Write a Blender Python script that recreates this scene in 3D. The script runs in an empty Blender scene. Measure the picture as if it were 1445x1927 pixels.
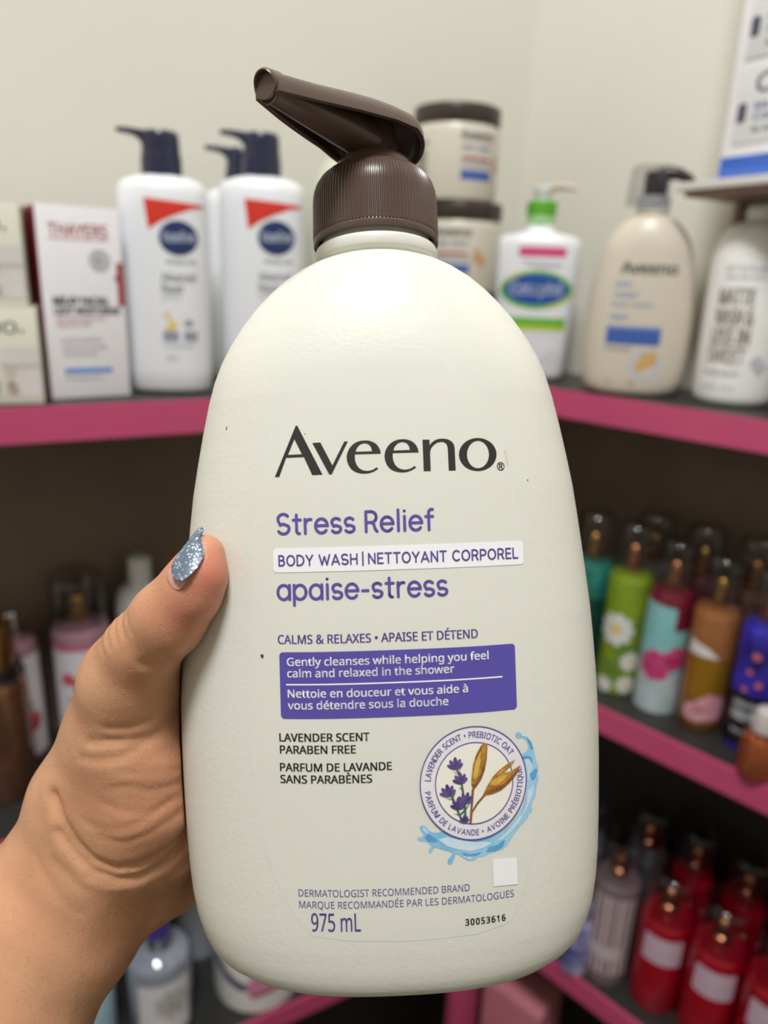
import bpy, bmesh, math, random, os
import numpy as np
from mathutils import Vector, Matrix
from mathutils.geometry import tessellate_polygon

SC = bpy.context.scene
COL = SC.collection
random.seed(7)

# ------------------------------------------------------------------ camera, world, light, exposure
EYE = Vector((0, 0, 1.45))
PITCH, ROLL = 17.523, 2.22
R_CAM = np.array([[0.99924949, 0.03873584, 0.0],
                  [0.01166299, -0.30086433, 0.95359563],
                  [0.03693833, -0.95287994, -0.3010903]])        # columns: right, down, forward
M_CAM = Matrix.Identity(4)
for r_ in range(3):
    M_CAM[r_][0] = R_CAM[r_][0]; M_CAM[r_][1] = -R_CAM[r_][1]; M_CAM[r_][2] = -R_CAM[r_][2]
    M_CAM[r_][3] = EYE[r_]
cam = bpy.data.cameras.new('camera')
cam_ob = bpy.data.objects.new('camera', cam); COL.objects.link(cam_ob)
cam_ob.matrix_world = M_CAM
cam.sensor_width = 36.0
cam.lens = 36.0 * 1402.0 / 1927.0
cam.clip_start = 0.02
cam.dof.use_dof = True
cam.dof.focus_distance = 0.188
cam.dof.aperture_fstop = 8.6
SC.camera = cam_ob

world = bpy.data.worlds.new('room_ambient'); SC.world = world
world.use_nodes = True
bg = world.node_tree.nodes['Background']
bg.inputs[0].default_value = (1.0, 0.955, 0.88, 1)
bg.inputs[1].default_value = 0.02

def area_lamp(name, loc, target, size, power, color):
    l = bpy.data.lights.new(name, 'AREA'); l.shape = 'DISK'; l.size = size; l.energy = power; l.color = color
    o = bpy.data.objects.new(name, l); COL.objects.link(o); o.location = loc
    o.rotation_euler = (Vector(target) - Vector(loc)).to_track_quat('-Z', 'Y').to_euler()
    return o
area_lamp('ceiling_lamp', (-0.10, -0.24, 2.95), (0.0, 0.35, 1.2), 0.46, 34.5, (0.98, 0.985, 1.0))

vs = SC.view_settings
vs.view_transform = 'Standard'; vs.look = 'None'; vs.gamma = 1.0; vs.use_curve_mapping = False
vs.exposure = 0.0
SC.cycles.max_bounces = 10; SC.cycles.transparent_max_bounces = 24
SC.cycles.caustics_refractive = False; SC.cycles.caustics_reflective = False

# ------------------------------------------------------------------ helpers: materials
def lin(c):
    out = []
    for v in c[:3]:
        v = v / 255.0
        out.append(v / 12.92 if v <= 0.04045 else ((v + 0.055) / 1.055) ** 2.4)
    return (*out, 1.0)

MATS = {}
def mat(name, rgb, rough=0.5, metal=0.0, coat=0.0, bump=None, vary=None, trans=0.0, sss=0.0, spec=0.5):
    """principled material; bump = (noise scale, strength, distance); vary = (second colour, noise scale, amount)"""
    if name in MATS: return MATS[name]
    m = bpy.data.materials.new(name); m.use_nodes = True
    nt = m.node_tree; p = nt.nodes['Principled BSDF']
    p.inputs['Base Color'].default_value = lin(rgb)
    p.inputs['Roughness'].default_value = rough; p.inputs['Metallic'].default_value = metal
    p.inputs['Coat Weight'].default_value = coat; p.inputs['Coat Roughness'].default_value = 0.08
    p.inputs['Transmission Weight'].default_value = trans
    p.inputs['Specular IOR Level'].default_value = spec
    if sss:
        p.inputs['Subsurface Weight'].default_value = sss
        p.inputs['Subsurface Radius'].default_value = (1.0, 0.6, 0.4); p.inputs['Subsurface Scale'].default_value = 0.004
    tc = nt.nodes.new('ShaderNodeTexCoord')
    if vary:
        n = nt.nodes.new('ShaderNodeTexNoise'); n.inputs['Scale'].default_value = vary[1]; n.inputs['Detail'].default_value = 3
        nt.links.new(tc.outputs['Object'], n.inputs['Vector'])
        mr = nt.nodes.new('ShaderNodeMapRange'); mr.inputs[1].default_value = 0.35; mr.inputs[2].default_value = 0.65
        mr.inputs[4].default_value = vary[2]
        nt.links.new(n.outputs['Fac'], mr.inputs[0])
        mx = nt.nodes.new('ShaderNodeMix'); mx.data_type = 'RGBA'
        mx.inputs[6].default_value = lin(rgb); mx.inputs[7].default_value = lin(vary[0])
        nt.links.new(mr.outputs[0], mx.inputs[0]); nt.links.new(mx.outputs[2], p.inputs['Base Color'])
    if bump:
        n = nt.nodes.new('ShaderNodeTexNoise'); n.inputs['Scale'].default_value = bump[0]; n.inputs['Detail'].default_value = 2
        nt.links.new(tc.outputs['Object'], n.inputs['Vector'])
        b = nt.nodes.new('ShaderNodeBump'); b.inputs['Strength'].default_value = bump[1]; b.inputs['Distance'].default_value = bump[2]
        nt.links.new(n.outputs['Fac'], b.inputs['Height']); nt.links.new(b.outputs['Normal'], p.inputs['Normal'])
    MATS[name] = m
    return m

def clear_mat(name, tint, gloss=0.12, rough=0.06):
    """thin clear plastic: lets light through, mirrors a little more at grazing angles"""
    if name in MATS: return MATS[name]
    m = bpy.data.materials.new(name); m.use_nodes = True; nt = m.node_tree
    nt.nodes.remove(nt.nodes['Principled BSDF']); out = nt.nodes['Material Output']
    t = nt.nodes.new('ShaderNodeBsdfTransparent'); t.inputs[0].default_value = lin(tint)
    g = nt.nodes.new('ShaderNodeBsdfGlossy'); g.inputs['Roughness'].default_value = rough
    lw = nt.nodes.new('ShaderNodeLayerWeight'); lw.inputs[0].default_value = 0.25
    mr = nt.nodes.new('ShaderNodeMapRange'); mr.inputs[3].default_value = gloss * 0.35; mr.inputs[4].default_value = min(1, gloss * 4)
    nt.links.new(lw.outputs['Facing'], mr.inputs[0])
    mx = nt.nodes.new('ShaderNodeMixShader')
    nt.links.new(mr.outputs[0], mx.inputs[0]); nt.links.new(t.outputs[0], mx.inputs[1]); nt.links.new(g.outputs[0], mx.inputs[2])
    nt.links.new(mx.outputs[0], out.inputs[0])
    MATS[name] = m
    return m

# ------------------------------------------------------------------ helpers: objects
def thing(name, label, cat, loc=(0, 0, 0), rot=0.0, group=None):
    o = bpy.data.objects.new(name, None); COL.objects.link(o)
    o.empty_display_size = 0.02
    o.location = loc; o.rotation_euler = (0, 0, rot)
    o['label'] = label; o['category'] = cat
    if group: o['group'] = group
    return o

def tag(o, label, cat, group=None):
    o['label'] = label; o['category'] = cat
    if group: o['group'] = group
    return o

def obj(name, vf, m, parent=None, smooth=True, angle=0.6):
    me = bpy.data.meshes.new(name)
    me.from_pydata([tuple(map(float, v)) for v in vf[0]], [], [tuple(map(int, f)) for f in vf[1]])
    me.update()
    if smooth:
        me.shade_smooth()
        if angle is not None:
            bm = bmesh.new(); bm.from_mesh(me)
            bmesh.ops.recalc_face_normals(bm, faces=bm.faces)
            for e in bm.edges:
                if len(e.link_faces) == 2 and e.calc_face_angle(0) > angle: e.smooth = False
            bm.to_mesh(me); bm.free()
    me.materials.append(m)
    o = bpy.data.objects.new(name, me); COL.objects.link(o)
    if parent is not None: o.parent = parent
    return o

def join(*vfs):
    V, F = [], []
    for v, f in vfs:
        k = len(V); V += [tuple(p) for p in v]; F += [tuple(i + k for i in q) for q in f]
    return V, F

def move(vf, d=(0, 0, 0), rot=None):
    V = []
    for p in vf[0]:
        p = Vector(p)
        if rot is not None: p = rot @ p
        V.append(tuple(p + Vector(d)))
    return V, vf[1]

def loft(rings, cap0=True, cap1=True):
    n = len(rings[0]); V = [tuple(p) for r in rings for p in r]; F = []
    for i in range(len(rings) - 1):
        for j in range(n):
            a, b = i * n + j, i * n + (j + 1) % n
            F.append((a, b, b + n, a + n))
    for flag, base, flip in ((cap0, 0, True), (cap1, (len(rings) - 1) * n, False)):
        if flag:
            c = np.mean([V[base + j] for j in range(n)], axis=0); V.append(tuple(c)); k = len(V) - 1
            for j in range(n):
                q = (base + j, base + (j + 1) % n, k)
                F.append(q[::-1] if flip else q)
    return V, F

def lathe(prof, n=48, sy=1.0, cap0=True, cap1=True):
    t = np.linspace(0, 2 * math.pi, n, endpoint=False)
    return loft([[(r * math.cos(a), r * sy * math.sin(a), z) for a in t] for r, z in prof], cap0, cap1)

def superring(a, b, z, n, cnt=64):
    t = np.linspace(0, 2 * math.pi, cnt, endpoint=False); e = 2.0 / n
    c, s = np.cos(t), np.sin(t)
    return [(a * np.sign(x) * abs(x) ** e, b * np.sign(y) * abs(y) ** e, z) for x, y in zip(c, s)]

def rbox(w, d, h, bev=0.001, z0=0.0, x0=0.0, y0=0.0):
    bm = bmesh.new(); bmesh.ops.create_cube(bm, size=1)
    for v in bm.verts: v.co = Vector((v.co.x * w + x0, v.co.y * d + y0, (v.co.z + 0.5) * h + z0))
    bmesh.ops.bevel(bm, geom=list(bm.edges), offset=bev, segments=2, affect='EDGES', profile=0.6)
    bm.verts.index_update()
    r = [tuple(v.co) for v in bm.verts], [tuple(v.index for v in f.verts) for f in bm.faces]
    bm.free()
    return r

def tube(path, radii, n=16, sx=1.0):
    P = [Vector(p) for p in path]; rings = []; up = Vector((0.13, 0.21, 1)).normalized()
    for i, p in enumerate(P):
        t = (P[min(i + 1, len(P) - 1)] - P[max(i - 1, 0)]).normalized()
        a = t.cross(up)
        if a.length < 0.05: a = t.cross(Vector((1, 0, 0)))
        a.normalize(); b = a.cross(t).normalized()
        rings.append([tuple(p + radii[i] * (sx * math.cos(q) * a + math.sin(q) * b)) for q in np.linspace(0, 2 * math.pi, n, endpoint=False)])
    return loft(rings)

def prism(poly, z0, z1):
    n = len(poly)
    V = [(x, y, z0) for x, y in poly] + [(x, y, z1) for x, y in poly]
    F = [(i, (i + 1) % n, n + (i + 1) % n, n + i) for i in range(n)] + [tuple(range(n))[::-1], tuple(range(n, 2 * n))]
    return V, F

# ------------------------------------------------------------------ helpers: flat print wrapped onto surfaces
FONTS = {}
def font(key):
    if key in FONTS: return FONTS[key]
    f = None
    fn = {'sans': 'NotoSansHebrew-Regular.woff2', 'mono': 'DejaVuSansMono.woff2', 'round': 'Inter.woff2'}.get(key)
    try:
        if fn: f = bpy.data.fonts.load(os.path.join(bpy.utils.system_resource('DATAFILES', path='fonts'), fn))
    except Exception:
        f = None
    FONTS[key] = f
    return f

GLY = {}
def glyphs(body, fkey='sans', bold=0.0, spacing=1.0):
    """outline text as flat triangles: (2-D vertices, faces), unit size"""
    key = (body, fkey, bold, spacing)
    if key in GLY: return GLY[key]
    c = bpy.data.curves.new('tmp', 'FONT'); c.body = body; c.resolution_u = 3; c.offset = bold; c.space_character = spacing
    f = font(fkey)
    if f: c.font = f
    o = bpy.data.objects.new('tmp', c); COL.objects.link(o)
    dg = bpy.context.evaluated_depsgraph_get()
    me = bpy.data.meshes.new_from_object(o.evaluated_get(dg))
    V = np.array([(v.co.x, v.co.y) for v in me.vertices]).reshape(-1, 2); F = [tuple(p.vertices) for p in me.polygons]
    bpy.data.objects.remove(o); bpy.data.curves.remove(c); bpy.data.meshes.remove(me)
    GLY[key] = (V, F)
    return V, F

CAPH = {}
def line2d(body, x0, x1, z, cap, fkey='sans', bold=0.0, spacing=1.0):
    """a line of text fitted between x0 and x1 with baseline z and capital height cap; x1 None keeps the natural width"""
    if fkey not in CAPH: CAPH[fkey] = float(glyphs('H', fkey)[0][:, 1].max())
    V, F = glyphs(body, fkey, 0.0, spacing); V = V.copy()
    s = cap / CAPH[fkey]
    lo, hi = V[:, 0].min(), V[:, 0].max()
    sx = s if x1 is None else (x1 - x0) / (hi - lo)
    V[:, 0] = x0 + (V[:, 0] - lo) * sx; V[:, 1] = z + V[:, 1] * s
    if bold <= 0: return V, F
    b = bold * s                                   # heavier strokes: the same letters laid a hair apart
    return join2d(*[(V + np.array([dx * b, dz * b]), F) for dx, dz in ((-1, -.5), (1, -.5), (-1, .5), (1, .5), (0, 0))])

def poly2d(outer, holes=()):
    loops = [outer] + [h for h in holes if h]
    pts = [Vector((x, y, 0)) for l in loops for x, y in l]
    tris = tessellate_polygon([[Vector((x, y, 0)) for x, y in l] for l in loops])
    return np.array([(p.x, p.y) for p in pts]), [tuple(t) for t in tris]

def ell2d(cx, cz, a, b, n=40, inner=None):
    t = np.linspace(0, 2 * math.pi, n, endpoint=False)
    o = [(cx + a * math.cos(q), cz + b * math.sin(q)) for q in t]
    if inner is None: return poly2d(o)
    V = np.array(o + [(cx + (a - inner) * math.cos(q), cz + (b - inner) * math.sin(q)) for q in t])
    return V, [(i, (i + 1) % n, n + (i + 1) % n, n + i) for i in range(n)]

def rect2d(x0, z0, x1, z1, r=0.0):
    if r <= 0: return poly2d([(x0, z0), (x1, z0), (x1, z1), (x0, z1)])
    o = []
    for cx, cz, a in ((x1 - r, z0 + r, -90), (x1 - r, z1 - r, 0), (x0 + r, z1 - r, 90), (x0 + r, z0 + r, 180)):
        for k in range(6):
            q = math.radians(a + 18 * k); o.append((cx + r * math.cos(q), cz + r * math.sin(q)))
    return poly2d(o)

def join2d(*gs):
    V, F, k = [], [], 0
    for v, f in gs:
        V.append(np.asarray(v, float).reshape(-1, 2)); F += [tuple(i + k for i in q) for q in f]; k += len(v)
    return np.concatenate(V), F

def cut2d(g, sx, sz):
    bm = bmesh.new()
    vs_ = [bm.verts.new((p[0], p[1], 0)) for p in g[0]]
    for f in g[1]:
        if len(set(f)) < 3: continue
        try: bm.faces.new([vs_[i] for i in f])
        except ValueError: pass
    for ax, st in ((0, sx), (1, sz)):
        if not st: continue
        lo, hi = g[0][:, ax].min(), g[0][:, ax].max()
        k = math.floor(lo / st) + 1
        while k * st < hi:
            co = [0, 0, 0]; no = [0, 0, 0]; co[ax] = k * st; no[ax] = 1
            bmesh.ops.bisect_plane(bm, geom=bm.verts[:] + bm.edges[:] + bm.faces[:], plane_co=co, plane_no=no, dist=1e-9)
            k += 1
    bm.verts.index_update()
    V = np.array([(v.co.x, v.co.y) for v in bm.verts]).reshape(-1, 2); F = [tuple(v.index for v in f.verts) for f in bm.faces]
    bm.free()
    return V, F

def decal(name, g, surf, m, parent, eps=0.0003, step=(0.004, 0.008), unit=1.0):
    """flat print g wrapped on surf(x, z, eps) -> (X, Y, Z)"""
    V, F = cut2d((np.asarray(g[0], float) * unit, g[1]), *step)
    me = bpy.data.meshes.new(name)
    me.from_pydata([tuple(map(float, surf(x, z, eps))) for x, z in V], [], F)
    me.update()
    bm = bmesh.new(); bm.from_mesh(me); bm.normal_update()
    for f in bm.faces:
        c = f.calc_center_median()
        if f.normal.dot(Vector((c.x, c.y, 0)) if abs(c.x) + abs(c.y) > 1e-6 else Vector((0, -1, 0))) < 0: f.normal_flip()
    bm.to_mesh(me); bm.free(); me.shade_smooth()
    me.materials.append(m)
    o = bpy.data.objects.new(name, me); COL.objects.link(o); o.parent = parent
    return o

def flat_surf(y):                 # the front of a carton
    return lambda x, z, e: (x, y - e, z)
def round_surf(rad):              # the side of a round container, x measured along the curve
    def s(x, z, e):
        r = rad(z) if callable(rad) else rad
        a = x / r
        return (math.sin(a) * (r + e), -math.cos(a) * (r + e), z)
    return s

# monoline rounded lettering drawn as strokes (unit: x-height 0.5, capitals 0.7)
def arc(cx, cy, rx, ry, a0, a1, n=14):
    return [(cx + rx * math.cos(math.radians(a0 + (a1 - a0) * i / n)), cy + ry * math.sin(math.radians(a0 + (a1 - a0) * i / n))) for i in range(n + 1)]
def sshape(w, h):
    return arc(w * .5, h * .745, w * .44, h * .255, 35, 200, 10) + arc(w * .5, h * .5, w * .30, h * .09, 215, 205, 1) + [(w * .5, h * .5)] + \
        [(w * .78, h * .43)] + arc(w * .5, h * .265, w * .46, h * .265, 25, -150, 11)
STROKES = {
 'S': (.46, [sshape(.46, .7)]), 's': (.36, [sshape(.36, .5)]),
 't': (.28, [[(.13, .66), (.13, .10)] + arc(.22, .10, .09, .10, 180, 280, 6), [(.01, .48), (.28, .48)]]),
 'r': (.28, [[(.04, .5), (.04, 0)], [(.04, .30)] + arc(.22, .30, .18, .19, 170, 75, 7)]),
 'e': (.46, [[(.02, .26), (.44, .26)] + arc(.23, .25, .22, .25, 0, 320, 20)]),
 'l': (.10, [[(.05, .73), (.05, 0)]]), 'i': (.10, [[(.05, .5), (.05, 0)], [(.05, .69), (.051, .691)]]),
 'f': (.30, [[(.12, 0), (.12, .58)] + arc(.23, .60, .11, .12, 180, 70, 6), [(.01, .47), (.27, .47)]]),
 'a': (.47, [arc(.23, .25, .22, .25, 0, 360, 24), [(.45, .5), (.45, 0)]]),
 'p': (.47, [arc(.24, .25, .22, .25, 0, 360, 24), [(.02, .5), (.02, -.2)]]), '-': (.26, [[(.03, .25), (.23, .25)]]),
 'R': (.44, [[(.03, 0), (.03, .7), (.22, .7)] + arc(.22, .51, .19, .19, 90, -90, 10) + [(.03, .32)], [(.24, .32), (.31, .26), (.36, .08), (.43, 0)]]),
 'B': (.42, [[(.03, .37), (.2, .37)], [(.03, 0), (.03, .7), (.19, .7)] + arc(.19, .535, .165, .165, 90, -90, 8) + arc(.2, .185, .20, .185, 90, -90, 8) + [(.03, 0)]]),
 'O': (.56, [arc(.28, .35, .26, .35, 0, 360, 28)]), 'D': (.50, [[(.03, 0), (.03, .7), (.18, .7)] + arc(.18, .35, .30, .35, 90, -90, 14) + [(.03, 0)]]),
 'Y': (.46, [[(.01, .7), (.23, .32), (.45, .7)], [(.23, .32), (.23, 0)]]), 'W': (.72, [[(.01, .7), (.19, 0), (.36, .58), (.53, 0), (.71, .7)]]),
 'A': (.52, [[(.01, 0), (.26, .7), (.51, 0)], [(.09, .2), (.43, .2)]]), 'H': (.48, [[(.03, 0), (.03, .7)], [(.45, 0), (.45, .7)], [(.03, .36), (.45, .36)]]),
 '|': (.46, [[(.23, -.1), (.23, .82)]]), 'N': (.48, [[(.03, 0), (.03, .7), (.45, 0), (.45, .7)]]),
 'E': (.38, [[(.37, .7), (.03, .7), (.03, 0), (.37, 0)], [(.03, .36), (.33, .36)]]), 'T': (.44, [[(.01, .7), (.43, .7)], [(.22, .7), (.22, 0)]]),
 'C': (.50, [arc(.28, .35, .26, .35, 48, 312, 20)]), 'P': (.42, [[(.03, 0), (.03, .7), (.21, .7)] + arc(.21, .5, .2, .2, 90, -90, 10) + [(.03, .3)]]),
 'L': (.36, [[(.03, .7), (.03, 0), (.35, 0)]]),
}
def strokes2d(body, x0, x1, z, cap, w, gap=0.13, space=0.26):
    pen, lines = 0.0, []
    for ch in body:
        if ch == ' ': pen += space; continue
        adv, ss = STROKES[ch]
        for s in ss: lines.append([(pen + x, y) for x, y in s])
        pen += adv + gap
    total = pen - gap; sx = (x1 - x0) / total; sy = cap / 0.7
    V, F = [], []
    for l in lines:
        P = [(x0 + x * sx, z + y * sy) for x, y in l]
        for i, p in enumerate(P):
            k = len(V); V += [(p[0] + w / 2 * math.cos(q), p[1] + w / 2 * math.sin(q)) for q in np.linspace(0, 2 * math.pi, 12, endpoint=False)]
            F.append(tuple(range(k, k + 12)))
            if i:
                a = np.array(P[i - 1]); b = np.array(p); d = b - a
                if np.hypot(*d) < 1e-6: continue
                nrm = np.array([-d[1], d[0]]) / np.hypot(*d) * w / 2
                k = len(V); V += [tuple(a - nrm), tuple(b - nrm), tuple(b + nrm), tuple(a + nrm)]; F.append((k, k + 1, k + 2, k + 3))
    return np.array(V), F

# ------------------------------------------------------------------ traced outlines (mm, in the held bottle's own frame)
LOGO = [([(-26.93, 9.21), (-21.51, 21.47), (-21.13, 21.45), (-15.32, 9.39), (-17.77, 9.35), (-19.7, 13.79), (-24.05, 13.77), (-25.86, 9.21)], [(-21.93, 18.24), (-20.16, 14.46), (-23.58, 14.47)]), ([(-17.57, 17.08), (-15.63, 17.15), (-12.89, 11.5), (-9.89, 17.17), (-9.02, 17.18), (-13.13, 9.37), (-13.7, 9.39)], []), ([(-1.24, 13.99), (-1.35, 14.81), (-1.77, 15.74), (-2.41, 16.47), (-3.21, 16.94), (-4.11, 17.21), (-4.92, 17.28), (-5.94, 17.23), (-6.96, 16.93), (-7.89, 16.37), (-8.66, 15.54), (-9.2, 14.53), (-9.43, 13.42), (-9.32, 12.3), (-8.95, 11.27), (-8.27, 10.34), (-7.37, 9.74), (-6.27, 9.4), (-5.16, 9.29), (-4.05, 9.4), (-3.03, 9.73), (-1.94, 10.39), (-2.35, 10.77), (-3.01, 10.28), (-3.83, 10.0), (-4.74, 9.93), (-5.64, 10.11), (-6.44, 10.58), (-7.02, 11.31), (-7.36, 12.24), (-7.48, 13.16), (-7.41, 14.01)], [(-7.23, 14.61), (-7.05, 15.28), (-6.69, 15.82), (-6.17, 16.29), (-5.55, 16.54), (-4.94, 16.6), (-4.34, 16.46), (-3.84, 16.1), (-3.5, 15.58), (-3.28, 14.62)]), ([(7.85, 14.05), (7.73, 14.87), (7.32, 15.8), (6.67, 16.53), (5.87, 17.0), (4.96, 17.27), (4.15, 17.33), (3.13, 17.28), (2.11, 16.98), (1.17, 16.41), (0.4, 15.58), (-0.14, 14.57), (-0.38, 13.46), (-0.28, 12.34), (0.1, 11.31), (0.78, 10.37), (1.67, 9.78), (2.77, 9.44), (3.88, 9.33), (5.0, 9.44), (6.03, 9.78), (7.13, 10.44), (6.72, 10.82), (6.05, 10.33), (5.23, 10.05), (4.31, 9.97), (3.4, 10.16), (2.61, 10.63), (2.02, 11.36), (1.69, 12.28), (1.58, 13.2), (1.65, 14.05)], [(1.83, 14.66), (2.01, 15.33), (2.37, 15.87), (2.9, 16.34), (3.52, 16.59), (4.13, 16.66), (4.73, 16.52), (5.23, 16.16), (5.58, 15.64), (5.79, 14.68)]), ([(8.88, 17.09), (10.58, 17.06), (10.57, 15.73), (11.17, 16.43), (12.01, 16.97), (13.05, 17.23), (14.08, 17.25), (15.11, 17.03), (15.92, 16.55), (16.47, 15.82), (16.63, 14.99), (16.68, 9.5), (14.98, 9.49), (14.94, 14.71), (14.84, 15.54), (14.55, 16.1), (13.95, 16.44), (13.23, 16.49), (12.4, 16.3), (11.55, 15.75), (10.91, 15.0), (10.61, 14.09), (10.61, 9.5), (8.91, 9.5)], []), ([(27.06, 13.22), (26.98, 12.58), (26.77, 11.97), (26.45, 11.38), (26.03, 10.85), (25.52, 10.37), (24.93, 9.97), (24.28, 9.65), (23.58, 9.42), (22.85, 9.28), (22.11, 9.25), (21.38, 9.31), (20.68, 9.47), (20.01, 9.72), (19.4, 10.06), (18.86, 10.48), (18.41, 10.97), (18.05, 11.51), (17.8, 12.09), (17.65, 12.7), (17.62, 13.33), (17.7, 13.96), (17.9, 14.56), (18.2, 15.14), (18.6, 15.67), (19.1, 16.15), (19.67, 16.55), (20.31, 16.87), (21.0, 17.11), (21.72, 17.25), (22.47, 17.29), (23.2, 17.24), (23.92, 17.09), (24.61, 16.84), (25.23, 16.51), (25.79, 16.09), (26.26, 15.61), (26.63, 15.06), (26.89, 14.47), (27.04, 13.85)], [(25.13, 13.23), (25.07, 12.7), (24.95, 12.19), (24.76, 11.7), (24.51, 11.25), (24.21, 10.86), (23.86, 10.52), (23.48, 10.25), (23.07, 10.05), (22.64, 9.94), (22.21, 9.9), (21.78, 9.95), (21.36, 10.08), (20.98, 10.29), (20.62, 10.57), (20.31, 10.92), (20.05, 11.32), (19.84, 11.77), (19.7, 12.26), (19.62, 12.77), (19.61, 13.3), (19.66, 13.82), (19.78, 14.33), (19.97, 14.82), (20.21, 15.26), (20.51, 15.66), (20.85, 16.0), (21.23, 16.27), (21.64, 16.47), (22.07, 16.59), (22.5, 16.63), (22.93, 16.59), (23.35, 16.46), (23.74, 16.25), (24.11, 15.97), (24.42, 15.63), (24.69, 15.22), (24.9, 14.77), (25.04, 14.28), (25.12, 13.76)])]
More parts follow.
